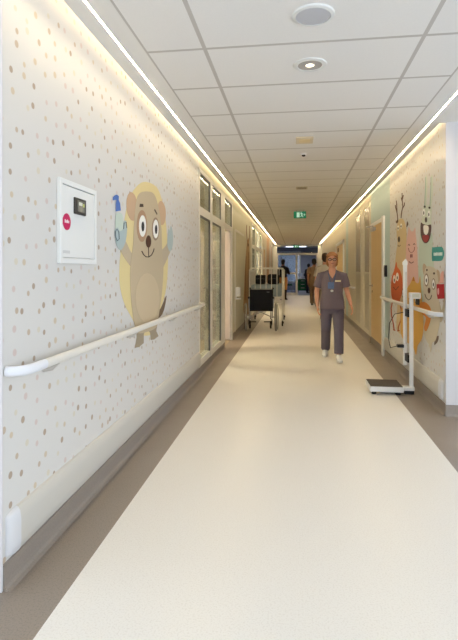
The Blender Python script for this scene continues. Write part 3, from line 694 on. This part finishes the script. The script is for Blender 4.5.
decal('ear', 1, 1, (190, 166, 138), [(424.6, 276), (422.8, 268), (424.2, 263.4), (427, 268)], t, label='tan ear')
decal('ear', 1, 1, (190, 166, 138), [(436.8, 270.5), (439.8, 272), (440, 281), (438, 284)], t, label='tan ear')
dec_o('eye_patch', 1, 5, (150, 130, 110), (427.2, 280, 2.2, 6.6), t); dec_o('eye', 1, 6, (240, 236, 228), (427.2, 280, 1.5, 5), t); dec_o('pupil', 1, 7, (44, 38, 38), (427.3, 280.5, .6, 2), t)
dec_o('eye_patch', 1, 5, (150, 130, 110), (434.3, 284, 1.8, 5.8), t); dec_o('eye', 1, 6, (240, 236, 228), (434.3, 284, 1.25, 4.6), t); dec_o('pupil', 1, 7, (44, 38, 38), (434.4, 284.6, .5, 1.9), t)
dec_o('brow', 1, 5, (84, 66, 54), (427.6, 270, .8, 1), t); dec_o('brow', 1, 5, (84, 66, 54), (434.8, 273.4, .9, 1.2), t)
dec_o('nose', 1, 5, (92, 60, 40), (429.8, 290.5, 1.3, 3), t)
dec_s('smile', 1, 5, (84, 66, 54), [(425.6, 294), (427, 298), (429.4, 300), (431.4, 298.5), (432.5, 295)], .36, t)
b_ = decal('soap_bottle', 1, 5, (178, 38, 44), [(437.4, 284.2), (444.8, 284), (445.2, 298.6), (438.5, 299), (437.6, 294)], t, False, label='red soap bottle with pale label')
dec_o('bottle_label', 1, 6, (226, 170, 166), (439.2, 291.4, .9, 3.4), b_)
decal('bottle_pump', 1, 5, (222, 168, 154), [(438.5, 283.8), (440.6, 281), (441.4, 274), (443, 271), (444.6, 271.5), (444.4, 283)], t, False, label='pale pink pump')
y, z = on_wall(438, 261, XR)
t = thing('wall_sign', 'teal speech bubble sign with white lettering near the right corner', 'sign', (XR, y, z))
decal('bubble', 1, 1, (70, 150, 142), [(432.3, 248.2), (434, 247.3), (441.5, 246.8), (443.6, 249.5), (444.3, 254), (443.2, 258.5), (441.2, 260.8), (434, 261), (432.2, 260)], t)
m = MB()
for i in range(7):
    a = 434.1+i*1.28
    pts = [(a, 252.6+(.35 if i % 3 == 1 else 0)-.05*i), (a+.85, 252.6-.05*i), (a+.85, 255.8-.05*i), (a, 255.8-.05*i)]
    m.prism([(XR-.0013*3, *on_wall(p, q, XR)) for p, q in pts], (.001, 0, 0))
obj('lettering', m, paint((226, 236, 230)), t, label='small white lettering')
# tall brown painted figure on the far left wall
y, z = on_wall(247, 300, XL)
t = thing('painted_giraffe', 'tall narrow brown painted figure on the far left wall behind the wheelchair', 'mural', (XL, y, z))
decal('body', -1, 0, (176, 142, 104), [(247, 243), (248.6, 238), (249.4, 246), (249.6, 262), (249.8, 290), (250, 312), (243.6, 312), (244, 290), (245, 268), (246, 252)], t)
for pts in ([(247.4, 244), (246.4, 232), (246.6, 225)], [(248.8, 242), (249.6, 234), (249.4, 226)]): dec_s('horn', -1, 1, (120, 78, 54), pts, .3, t)
dec_o('nose', -1, 1, (84, 60, 46), (248, 245, .6, 2), t)
for pts in ([(246, 256), (245.4, 275), (245, 300)], [(248.4, 252), (248.2, 275), (248.4, 305)]): dec_s('stripe', -1, 1, (132, 98, 66), pts, .3, t)

# ------------------------------------------------------------------ height and weight scale
t = thing('medical_scale', 'white platform scale with column and height rod by the right handrail', 'scale', (.98, 5.42, 0))
x0, x1, y0, y1 = .765, 1.105, 5.26, 5.61
pl = obj('platform', BX(x0, x1, y0, y1, .03, .085, bev=.006), METW, t)
obj('platform_mat', BX(x0+.008, x1-.008, y0+.01, y1-.008, .084, .09, bev=.001), mat('dark_platform_mat', (74, 68, 62), .7, var=.1, bscale=120), pl, label='dark brown rubber platform mat')
for a in (x0+.05, x1-.05):
    for b in (y0+.05, y1-.05): obj('foot', MB().cyl((a, b, 0), (a, b, .032), .026, 12), BLACK, t)
cx, cy = 1.203, 5.38
obj('base_arm', BX(x1-.02, cx+.025, cy-.05, cy+.03, .035, .075, bev=.004), METW, t)
obj('base_foot', BX(1.13, cx+.02, cy-.05, cy+.03, 0, .036), BLACK, t)
obj('column', BX(cx-.019, cx+.019, cy-.025, cy+.015, .06, 1.0, bev=.004), METW, t)
hd = obj('display_head', BX(cx-.02, cx+.085, cy-.06, cy+.03, 1.0, 1.062, bev=.006), METW, t)
obj('display_window', BX(cx-.004, cx+.07, cy-.0625, cy-.058, 1.012, 1.05), mat('display_grey', (206, 206, 190), .3), hd)
obj('knob', MB().cyl((cx+.06, cy-.02, .935), (cx+.06, cy-.02, 1.0), .02, 12), mat('dark_knob', (60, 56, 50), .5), hd)
rx, ry = 1.173, 5.53
rod = obj('height_rod', BX(rx-.02, rx+.02, ry-.012, ry+.012, .27, 1.36, bev=.003), METW, t)
obj('rod_slot', BX(rx+.004, rx+.012, ry-.0135, ry-.011, .5, 1.28), mat('rod_scale_grey', (176, 172, 166), .4), rod)
obj('rod_tip', MB().prism([(rx-.026, ry-.014, 1.355), (rx+.024, ry-.014, 1.355), (rx+.024, ry-.014, 1.39), (rx+.005, ry-.014, 1.42), (rx-.026, ry-.014, 1.385)], (0, .028, 0)), METW, rod)
for z in (.32, .80): obj('clamp', BX(rx-.005, cx+.024, cy-.0, ry+.014, z, z+.082, bev=.004), BLACK, t, label='black clamp')
hp = obj('head_paddle', BX(rx-.085, rx-.015, ry-.03, ry+.03, .46, .492, bev=.004), BLACK, t, label='black sliding head paddle')
obj('cable', MB().tube([(rx-.08, ry, .475), (rx-.15, ry+.02, .45), (rx-.17, ry+.02, .55), (rx-.16, ry+.01, .72), (rx-.11, ry, .82), (rx-.02, ry, .84)], .0045, 8), RUBBER, t, smooth=True)

# ------------------------------------------------------------------ wheelchair
t = thing('wheelchair', 'black folding wheelchair seen from behind, parked by the crib bed', 'wheelchair', (-.735, 10.4, 0))
WC = -.735
wt = mat('grey_tyre', (150, 146, 138), .7)
def wheel(name, x, y, r, w, parent, spokes):
    pts = [(x, y+(r-w)*math.cos(a), r+(r-w)*math.sin(a)) for a in [2*math.pi*k/32 for k in range(32)]]
    tw = obj(name, MB().tube(pts, w, 8, closed=True), wt if spokes else RUBBER, parent, smooth=True)
    m = MB()
    pts2 = [(x, y+(r-2.3*w)*math.cos(a), r+(r-2.3*w)*math.sin(a)) for a in [2*math.pi*k/32 for k in range(32)]]
    m.tube(pts2, w*.45, 8, closed=True)
    for k in range(spokes):
        a = 2*math.pi*k/spokes
        m.cyl((x, y, r), (x, y+(r-2.2*w)*math.cos(a), r+(r-2.2*w)*math.sin(a)), .0022, 5)
    m.cyl((x-.025, y, r), (x+.025, y, r), .022, 12)
    if not spokes: m.cyl((x-.008, y, r), (x+.008, y, r), r-1.5*w, 16)
    obj('rim', m, STEEL, tw, smooth=True)
    return tw
for s in (-1, 1):
    w_ = wheel('rear_wheel', WC+s*.315, 10.42, .30, .017, t, 20)
    hr = [(WC+s*.35, 10.42+.262*math.cos(a), .30+.262*math.sin(a)) for a in [2*math.pi*k/32 for k in range(32)]]
    obj('hand_rim', MB().tube(hr, .009, 8, closed=True), CHROME, w_, smooth=True)
    c_ = wheel('front_caster', WC+s*.23, 10.85, .09, .018, t, 0)
    obj('caster_fork', MB().tube([(WC+s*.255, 10.85, .09), (WC+s*.255, 10.84, .2), (WC+s*.23, 10.82, .22), (WC+s*.23, 10.82, .30)], .010, 8), BLACK, t)
    m = MB()
    m.tube([(WC+s*.235, 10.24, .30), (WC+s*.235, 10.24, .9), (WC+s*.235, 10.20, .925), (WC+s*.235, 10.13, .925)], .012, 10)
    m.tube([(WC+s*.235, 10.24, .48), (WC+s*.235, 10.86, .5), (WC+s*.235, 10.93, .45), (WC+s*.235, 10.99, .2)], .012, 10)
    m.tube([(WC+s*.235, 10.24, .30), (WC+s*.235, 10.82, .27)], .011, 10); m.tube([(WC+s*.235, 10.82, .22), (WC+s*.235, 10.82, .49)], .012, 10)
    m.tube([(WC+s*.255, 10.26, .50), (WC+s*.255, 10.26, .69), (WC+s*.255, 10.66, .69), (WC+s*.255, 10.70, .5)], .011, 10)
    m.cyl((WC+s*.235, 10.42, .30), (WC+s*.315, 10.42, .30), .014, 10)
    obj('side_frame', m, STEEL, t, smooth=True)
    obj('push_handle', MB().tube([(WC+s*.235, 10.16, .925), (WC+s*.235, 10.04, .92)], [.017, .016], 10), BLACK, t, smooth=True)
    obj('armrest', BX(WC+s*.255-.025, WC+s*.255+.025, 10.28, 10.64, .695, .725, bev=.01), BLACKF, t, smooth=True)
    obj('footrest', BX(WC+s*.235-(.15 if s > 0 else 0), WC+s*.235+(0 if s > 0 else .15), 10.95, 11.07, .13, .145, bev=.004), BLACK, t)
m = MB(); m.tube([(WC-.235, 10.5, .29), (WC+.22, 10.5, .5)], .011, 10); m.tube([(WC+.235, 10.5, .29), (WC-.22, 10.5, .5)], .011, 10)
obj('cross_brace', m, STEEL, t, smooth=True)
m = MB(); rows = []
for i in range(9):
    u = i/8; rows.append([m.b.verts.new((WC-.245+.49*u, 10.225+.03*math.sin(u*math.pi), z)) for z in (.44, .55, .7, .86, .9)])
for A, B in zip(rows, rows[1:]):
    for k in range(4): m.face([A[k], A[k+1], B[k+1], B[k]])
bk = obj('backrest', m, BLACKF, t, smooth=True); bk.modifiers.new('s', 'SOLIDIFY').thickness = .022
obj('top_band', MB().tube([(WC-.245, 10.215, .897), (WC, 10.24, .90), (WC+.245, 10.215, .897)], .011, 8), mat('grey_piping', (150, 152, 148), .6), bk, smooth=True, label='grey top edge of the back')
obj('back_tag', BX(WC+.11, WC+.17, 10.215, 10.222, .835, .845), mat('tag_grey', (120, 122, 122), .5), bk)
obj('seat', BX(WC-.225, WC+.225, 10.27, 10.80, .49, .53, bev=.015), BLACKF, t, smooth=True)

t.rotation_euler.z = math.radians(6)
# ------------------------------------------------------------------ crib bed
BW = mat('bed_enamel', (228, 224, 214), .35)
t = thing('crib_bed', 'white high-railed hospital crib bed behind the wheelchair', 'bed', (-.70, 12.1, 0))
bx0, bx1, by0, by1 = -1.07, -.31, 11.4, 12.9
for y, nm in ((by0, 'end_frame'), (by1, 'end_frame')):
    m = MB()
    m.tube([(bx0, y, .13), (bx0, y, 1.30), (bx0+.03, y, 1.34), (bx1-.03, y, 1.34), (bx1, y, 1.30), (bx1, y, .13)], .019, 10)
    m.cyl((bx0, y, .55), (bx1, y, .55), .016, 10)
    for k in range(1, 6): m.cyl((bx0+(bx1-bx0)*k/6, y, .55), (bx0+(bx1-bx0)*k/6, y, 1.34), .008, 8)
    obj(nm, m, BW, t, smooth=True)
for x in (bx0, bx1):
    m = MB(); zt = 1.0 if x == bx1 else 1.28
    m.cyl((x, by0, zt), (x, by1, zt), .014, 10); m.cyl((x, by0, .55), (x, by1, .55), .016, 10)
    for k in range(1, 12): m.cyl((x, by0+(by1-by0)*k/12, .55), (x, by0+(by1-by0)*k/12, zt), .007, 8)
    obj('side_rail', m, BW, t, smooth=True)
obj('mattress_base', BX(bx0+.02, bx1-.02, by0+.02, by1-.02, .62, .68), BW, t)
obj('mattress', BX(bx0+.025, bx1-.025, by0+.03, by1-.03, .68, .95, bev=.03), mat('pale_blue_sheet', (150, 164, 168), .8, bump=.3, bscale=12), t, smooth=True, label='pale blue covered mattress')
for x in (bx0, bx1):
    for y in (by0, by1):
        ck = obj('caster', MB().cyl((x-.014, y, .062), (x+.014, y, .062), .062, 16), RUBBER, t, smooth=True)
        obj('caster_fork', MB().tube([(x, y, .14), (x, y, .115), (x+.022, y, .1), (x+.022, y, .062)], .010, 8), BLACK, ck)
for i, (a, b, lab) in enumerate(((-.99, -.72, 'black padded bag on the crib bed, on the wall side'), (-.69, -.40, 'black padded bag on the crib bed, on the corridor side'))):
    t = thing('padded_bag', lab, 'bag', ((a+b)/2, 12.0, .95))
    obj('body', BX(a, b, 11.85, 12.15, 0.952, 1.18+.02*i, bev=.05), BLACKF, t, smooth=True)
    obj('zip', MB().tube([(a+.03, 11.849, 1.08), ((a+b)/2, 11.848, 1.10), (b-.03, 11.849, 1.08)], .004, 6), mat('grey_zip', (90, 90, 94), .5), t)

# ------------------------------------------------------------------ people
def fuse(name, mb, mt, parent, voxel=.007, it=4, cut=None, label=None):
    me = bpy.data.meshes.new(name); bmesh.ops.recalc_face_normals(mb.b, faces=mb.b.faces[:]); mb.b.to_mesh(me); mb.b.free()
    o = bpy.data.objects.new(name, me); COL.objects.link(o)
    r = o.modifiers.new('r', 'REMESH'); r.mode = 'VOXEL'; r.voxel_size = voxel
    s = o.modifiers.new('s', 'SMOOTH'); s.iterations = it; s.factor = .5
    dg = bpy.context.evaluated_depsgraph_get(); n = bpy.data.meshes.new_from_object(o.evaluated_get(dg))
    o.modifiers.clear(); o.data = n; n.name = name; bpy.data.meshes.remove(me)
    if cut:
        b = bmesh.new(); b.from_mesh(n)
        bmesh.ops.delete(b, geom=[f for f in b.faces if cut(f.calc_center_median())], context='FACES'); b.to_mesh(n); b.free()
    off = root_loc(parent)
    for v in n.vertices: v.co -= off
    n.materials.clear(); n.materials.append(mt)
    for p in n.polygons: p.use_smooth = True
    o.parent = parent
    if label: o['label'] = label
    return o
def person(lab, x, y, head_deg, k, skin, hairc, topc, pantc, shoec, pose, voxel=.008, sleeve=.45, hem=.80, hairstyle='short', pant_end=.1, drop=0., face=False, legc=None):
    t = thing('person', lab, 'person', (x, y, 0))
    a = math.radians(head_deg); Fv = Vector((math.sin(a), -math.cos(a), 0)); Lv = Vector((math.cos(a), math.sin(a), 0))  # 0 deg faces the camera
    base = Vector((x, y, 0)); up = Vector((0, 0, 1))
    def P(q, sc=True):
        l, f, z = q; return base+Lv*(l*k)+Fv*(f*k)+up*(z*k-(drop if z > .7 else 0))
    rot = Matrix((Lv, Fv, up)).transposed()
    def E(mb, c, r, seg=14): mb.ell(P(c), tuple(v*k for v in r), seg, rot)
    def R(*r): return [(p[0]*k, p[1]*k) if isinstance(p, tuple) else p*k for p in r]
    def T(mb, pts, rad, seg=14, side=None): mb.tube([P(p) for p in pts], R(*rad), seg, side=side)
    p = pose
    B = MB()
    torso = [(0, 0, .76), (0, 0, .80), (0, 0, .90), (0, .005, 1.03), (0, .01, 1.18), (0, 0, 1.28), (0, -.005, 1.345), (0, -.005, 1.39), (0, .0, 1.43), (0, .005, 1.49)]
    tr = [(.10, .08), (.15, .105), (.165, .112), (.135, .098), (.15, .112), (.158, .10), (.13, .08), (.075, .062), (.054, .056), (.05, .054)]
    T(B, torso, tr, 20, side=Lv)
    # head
    hz = 1.555
    E(B, (0, .005, hz+.012), (.073, .093, .105), 20); E(B, (0, .03, hz-.055), (.054, .064, .060), 16); E(B, (0, .068, hz-.085), (.026, .026, .022))
    E(B, (0, .098, hz-.018), (.013, .018, .022)); E(B, (0, .088, hz+.012), (.009, .014, .028))
    E(B, (0, .088, hz-.052), (.024, .014, .012))
    for s in (-1, 1):
        E(B, (s*.075, -.005, hz-.008), (.011, .02, .031)); E(B, (s*.035, .072, hz-.02), (.026, .02, .022)); E(B, (s*.034, .083, hz+.032), (.024, .012, .008))
    for s, side in ((1, 'l'), (-1, 'r')):
        sh, el, wr = [Vector(v) for v in p['arm_'+side]]
        T(B, [(s*.09, 0, 1.345), sh, sh.lerp(el, .35), el, el.lerp(wr, .3), wr], [.05, .053, .046, .037, .039, .025])
        d_ = (wr-el).normalized(); inw = Vector((-s, .0, 0)); inw = (inw-d_*inw.dot(d_)).normalized(); fw = d_.cross(inw); 
        if fw.y < 0: fw = -fw
        pe = wr+d_*.085
        T(B, [wr-d_*.01, wr+d_*.03, wr+d_*.06, pe], [(.023, .018), (.034, .016), (.041, .016), (.040, .013)], 12, side=Lv*fw.x+Fv*fw.y+up*fw.z)
        for i, (o_, ln) in enumerate(((.031, .068), (.0105, .078), (-.0105, .073), (-.031, .056))):
            q0 = wr+d_*.07+fw*o_; q1 = pe+fw*o_*1.12+d_*ln*.45+inw*.010; q2 = q1+d_*ln*.32+inw*.016; q3 = q2+d_*ln*.22+inw*.018
            T(B, [q0, q1, q2, q3], [.0098, .0095, .0088, .0072], 8)
        q0 = wr+d_*.022+fw*.02; q1 = wr+d_*.05+fw*.052+inw*.01; q2 = wr+d_*.085+fw*.062+inw*.022
        T(B, [q0, q1, q2], [.014, .0115, .009], 8)
        hp, kn, an = [Vector(v) for v in p['leg_'+side]]
        T(B, [hp+Vector((0, 0, .05)), hp-Vector((0, 0, .06)), hp.lerp(kn, .5), kn, kn.lerp(an, .3), an], [.088, .086, .072, .055, .054, .036])
        to = Vector(p['toe_'+side]); T(B, [an+Vector((0, -.02, -.03)), an+Vector((0, .03, -.035)), an.lerp(to, .6)+Vector((0, 0, -.01)), to], [.033, .036, .033, .02])
    body = fuse('body', B, skin, t, voxel, 3)
    # trousers
    if pantc:
        M_ = MB(); T(M_, [(0, 0, .72), (0, 0, .80), (0, 0, .92), (0, 0, 1.0)], [(.12, .10), (.165, .12), (.176, .124), (.155, .112)], 20, side=Lv)
        for side in 'lr':
            hp, kn, an = [Vector(v) for v in p['leg_'+side]]
            e = kn.lerp(an, (kn.z-pant_end)/(kn.z-an.z)) if pant_end < kn.z else kn
            T(M_, [hp+Vector((0, 0, .04)), hp-Vector((0, 0, .08)), hp.lerp(kn, .5), kn, kn.lerp(e, .5), e], [.098, .099, .089, .077, .073, .072])
        fuse('trousers', M_, pantc, t, voxel*1.2, 5)
    if legc:
        M_ = MB()
        for side in 'lr':
            hp, kn, an = [Vector(v) for v in p['leg_'+side]]
            T(M_, [hp.lerp(kn, .8), kn, kn.lerp(an, .3), an-Vector((0, 0, .02))], [.07, .066, .066, .05]); fuse('legging', M_, legc, t, voxel*1.2, 3); M_ = MB()
    # top
    M_ = MB()
    rows = [q for q in zip(torso, tr) if q[0][2] < 1.40]
    if hem < .9:
        prof = [((0, 0, hem), (.192, .145)), ((0, 0, .92), (.185, .135)), ((0, .005, 1.04), (.162, .12)), ((0, .01, 1.18), (.168, .128)), ((0, 0, 1.29), (.168, .112)), ((0, -.005, 1.36), (.138, .09)), ((0, -.005, 1.405), (.075, .068))]
    else:
        prof = [((0, 0, hem), (.172, .128)), ((0, .005, 1.04), (.152, .115)), ((0, .01, 1.18), (.165, .126)), ((0, 0, 1.29), (.168, .112)), ((0, -.005, 1.36), (.138, .09)), ((0, -.005, 1.41), (.068, .066))]
    T(M_, [q[0] for q in prof], [q[1] for q in prof], 22, side=Lv)
    for s, side in ((1, 'l'), (-1, 'r')):
        sh, el, wr = [Vector(v) for v in p['arm_'+side]]
        full = [sh, sh.lerp(el, .5), el, el.lerp(wr, .5), wr]; fr = [.066, .060, .050, .046, .038]
        n = 5 if sleeve > 1 else 2
        e = sh.lerp(el, sleeve*1.5)
        pts = [Vector((s*.08, 0, 1.34))]+(full if n == 5 else [sh, sh.lerp(el, sleeve*.8), e])
        T(M_, pts, [.055]+(fr if n == 5 else [.068, .071, .073]))
    cut = None
    if face:
        def cut(c):
            q = c-base; f = q.dot(Fv); l = q.dot(Lv); z = (c.z+drop)/k
            return f > 0 and z > 1.27 and abs(l) < (z-1.27)*.55
    top = fuse('top', M_, topc, t, voxel*1.1, 5, cut)
    # hair
    M_ = MB()
    if hairstyle == 'short':
        E(M_, (0, -.018, hz+.034), (.081, .090, .095), 18); E(M_, (0, .008, hz+.066), (.078, .090, .066), 18); E(M_, (0, -.045, hz-.02), (.072, .062, .075), 16)
    elif hairstyle == 'bob':
        E(M_, (0, -.020, hz+.036), (.090, .094, .100), 18); E(M_, (0, -.006, hz+.074), (.083, .090, .062), 18); E(M_, (0, -.045, hz-.04), (.086, .066, .085), 16)
        for s in (-1, 1): E(M_, (s*.072, .0, hz-.005), (.022, .045, .085)); E(M_, (s*.045, .048, hz+.075), (.045, .035, .028))
    fuse('hair', M_, hairc, t, voxel, 3)
    # face
    ew, ei, lp = mat('eye_white', (232, 228, 222), .3), mat('iris_dark', (58, 46, 40), .3), mat('lips', (168, 98, 88), .5)
    for s in (-1, 1):
        e = MB(); E(e, (s*.033, .083, hz+.012), (.014, .010, .008), 12); e = obj('eye', e, ew, body, smooth=True)
        q = MB(); E(q, (s*.033, .0905, hz+.012), (.0062, .004, .0062), 10); obj('iris', q, ei, body, smooth=True)
        q = MB(); q.tube([P((s*.016, .097, hz+.030)), P((s*.034, .096, hz+.036)), P((s*.05, .085, hz+.03))], .0032*k, 6); obj('eyebrow', q, hairc, body)
    q = MB(); E(q, (0, .099, hz-.052), (.022, .007, .0065), 12); obj('lips', q, lp, body, smooth=True)
    # shoes
    for side in 'lr':
        an, to = Vector(p['leg_'+side][2]), Vector(p['toe_'+side]); sdir = (to-an); sdir.z = 0; sdir.normalize()
        heel = Vector((an.x, an.y, 0))-sdir*.055; tip = Vector((to.x, to.y, 0))+sdir*.028
        hz_, tz = max(an.z-.07, 0), max(to.z-.03, 0)
        def G(u, w): 
            v = heel.lerp(tip, u); return (v.x, v.y, hz_+(tz-hz_)*u+w)
        M_ = MB(); T(M_, [G(0.0, .05), G(.12, .052), G(.35, .052), G(.62, .042), G(.85, .034), G(1.0, .028)], [(.026, .03), (.037, .045), (.040, .048), (.044, .036), (.042, .027), (.022, .014)], 14, side=Lv)
        T(M_, [G(.16, .05), an+Vector((0, 0, .025))], [.040, .042])
        sh = fuse('shoe', M_, shoec, t, .007, 3)
        # sole
        pts = []
        for u, w in ((-.02, .02), (.05, .036), (.3, .036), (.65, .045), (.9, .04), (1.03, .015)): pts.append((u, w))
        poly = [P(Vector(G(u, .002))+Vector((w, 0, 0))) for u, w in pts]+[P(Vector(G(u, .002))-Vector((w, 0, 0))) for u, w in pts[::-1]]
        obj('sole', MB().prism(poly, (0, 0, .02*k)), mat('sole_%s' % shoec.name, (206, 202, 196) if shoec.name != 'black_shoe' else (36, 34, 34), .6), sh)
    return t, P, E, body, top
SK = mat('skin_fair', (206, 152, 122), .5); SK2 = mat('skin_tan', (150, 104, 82), .5)
HB = mat('hair_ginger_blond', (176, 122, 78), .6, var=.15, bscale=80); HD = mat('hair_dark', (30, 24, 22), .6); HBR = mat('hair_brown', (74, 52, 38), .6)
SCR = mat('scrubs_mauve', (112, 98, 103), .8, bump=.5, bscale=22); SCP = mat('scrubs_trousers', (100, 91, 101), .8, bump=.5, bscale=18)
SW = mat('white_shoe', (232, 230, 226), .5); SB = mat('black_shoe', (28, 26, 26), .5)
nurse = dict(arm_l=[(.175, 0, 1.31), (.225, -.01, 1.07), (.282, .07, .87)], arm_r=[(-.175, 0, 1.31), (-.238, -.05, 1.07), (-.225, .02, .84)],
             leg_l=[(.085, .0, .84), (.095, .16, .47), (.095, .23, .09)], toe_l=(.11, .40, .045),
             leg_r=[(-.085, 0, .84), (-.095, .03, .47), (-.10, -.29, .11)], toe_r=(-.115, -.13, .03))
t, P, E, body, top = person('person in mauve-grey scrubs and glasses walking towards the camera', .525, 7.33, -3, .94, SK, HB, SCR, SCP, SW, nurse, .0065, .48, .80, 'bob', .115, .02, face=True)
hz = 1.555; q = MB()
for s in (-1, 1):
    ring = [P((s*.034+.025*math.cos(a), .104-.12*abs(s*.034+.025*math.cos(a))*.35, hz+.010+.018*math.sin(a))) for a in [2*math.pi*i/16 for i in range(16)]]
    q.tube(ring, .0046, 6, closed=True); q.tube([P((s*.06, .095, hz+.018)), P((s*.078, .05, hz+.018)), P((s*.082, -.02, hz+.012))], .003, 6)
q.tube([P((-.01, .106, hz+.014)), P((.01, .106, hz+.014))], .003, 6)
g = obj('glasses', q, mat('dark_glasses_frame', (52, 34, 28), .3), t, smooth=True, label='dark framed glasses')
LAN = mat('lanyard_blue', (62, 84, 120), .6)
q = MB(); q.tube([P((-.062, .03, 1.405)), P((-.055, .098, 1.33)), P((-.03, .142, 1.22)), P((-.005, .15, 1.14))], .006, 6); q.tube([P((.062, .03, 1.405)), P((.05, .098, 1.33)), P((.02, .142, 1.22)), P((-.005, .15, 1.14))], .006, 6)
la = obj('lanyard', q, LAN, t, smooth=True, label='blue lanyard')
q = MB(); c = P((-.02, .150, 1.17)); q.box(c.x-.045, c.x+.045, c.y-.005, c.y+.004, c.z-.05, c.z+.045, bev=.002); obj('badge_holder', q, mat('badge_blue', (84, 104, 140), .4), la)
q = MB(); c = P((-.005, .152, 1.085)); q.ell(c, (.022, .006, .018)); obj('badge_reel', q, mat('badge_white', (236, 234, 226), .4), la, smooth=True)
q = MB(); c = P((.085, .136, 1.235)); q.box(c.x-.04, c.x+.04, c.y-.005, c.y+.006, c.z-.011, c.z+.011, bev=.002); obj('name_tag', q, mat('cream_tag', (232, 222, 180), .5), top, label='cream name tag')
q = MB(); c = P((.10, .142, .88)); q.box(c.x-.06, c.x+.06, c.y-.004, c.y+.008, c.z-.07, c.z+.06, bev=.003); obj('pocket', q, SCR, top)

stand = dict(arm_l=[(.175, 0, 1.31), (.21, -.02, 1.05), (.215, .05, .82)], arm_r=[(-.175, 0, 1.31), (-.21, -.02, 1.05), (-.215, .05, .82)],
             leg_l=[(.085, 0, .84), (.09, .01, .47), (.09, -.02, .09)], toe_l=(.105, .15, .03), leg_r=[(-.085, 0, .84), (-.09, .01, .47), (-.09, -.02, .09)], toe_r=(-.105, .15, .03))
close = dict(stand, leg_l=[(.075, 0, .84), (.05, .02, .47), (.045, -.02, .09)], toe_l=(.05, .15, .03), leg_r=[(-.075, 0, .84), (-.05, .0, .47), (-.045, -.04, .09)], toe_r=(-.05, .13, .03))
walk = dict(arm_l=[(.175, 0, 1.31), (.20, -.08, 1.07), (.20, -.06, .83)], arm_r=[(-.175, 0, 1.31), (-.20, .05, 1.07), (-.19, .15, .87)],
            leg_l=[(.085, 0, .84), (.085, .15, .48), (.08, .22, .10)], toe_l=(.085, .38, .05), leg_r=[(-.085, 0, .84), (-.085, .0, .47), (-.085, -.24, .12)], toe_r=(-.09, -.10, .03))
BRN = mat('brown_uniform', (120, 98, 78), .8, bump=.4, bscale=20)
person('person in brown clothes walking away towards the far partition', .64, 17.7, 176, 1.03, SK2, HD, BRN, mat('brown_trousers', (116, 94, 74), .8), SB, walk, .009, .5, .80, 'short', .1, .02)
person('person in white top with brown hair, mostly hidden behind the walking person in scrubs', .70, 12.1, 178, 1.02, SK, HBR, mat('white_top', (206, 198, 182), .8, bump=.4, bscale=20), mat('beige_trousers', (150, 132, 110), .8), SW, close, .009, .5, .82, 'short', .1)
person('person in dark top and tan shorts standing by the left far wall', -.55, 21.3, 165, 1.05, SK2, HD, mat('black_top', (30, 28, 32), .85), mat('tan_shorts', (192, 138, 84), .8), SB, dict(stand, arm_r=[(-.175, 0, 1.31), (-.25, .03, 1.08), (-.12, .18, 1.12)]), .009, 2, .92, 'short', .42, legc=mat('dark_legging', (52, 44, 42), .8))
person('dark dressed person standing beyond the far partition doorway', .70, 27.6, 150, .99, SK2, HD, mat('navy_top', (34, 36, 50), .85), mat('navy_trousers', (36, 38, 50), .8), SB, stand, .010, 2, .86, 'short', .1)

# ------------------------------------------------------------------ light, camera, view
wd = bpy.data.worlds.new('sky'); S.world = wd; wd.use_nodes = True
bg = wd.node_tree.nodes['Background']; bg.inputs[0].default_value = (.78, .89, 1, 1); bg.inputs[1].default_value = 1.6
cam = bpy.data.cameras.new('camera'); co = bpy.data.objects.new('camera', cam); COL.objects.link(co)
cam.sensor_fit = 'AUTO'; cam.sensor_width = 36; cam.lens = 36*F/640
cam.shift_y = -50/640; cam.clip_start = .02; cam.clip_end = 200
co.location = (0, 0, H); co.rotation_euler = (math.pi/2, 0, TH)
S.camera = co
S.view_settings.view_transform = 'Standard'; S.view_settings.look = 'None'; S.view_settings.gamma = 1; S.view_settings.exposure = .86
S.view_settings.use_curve_mapping = False
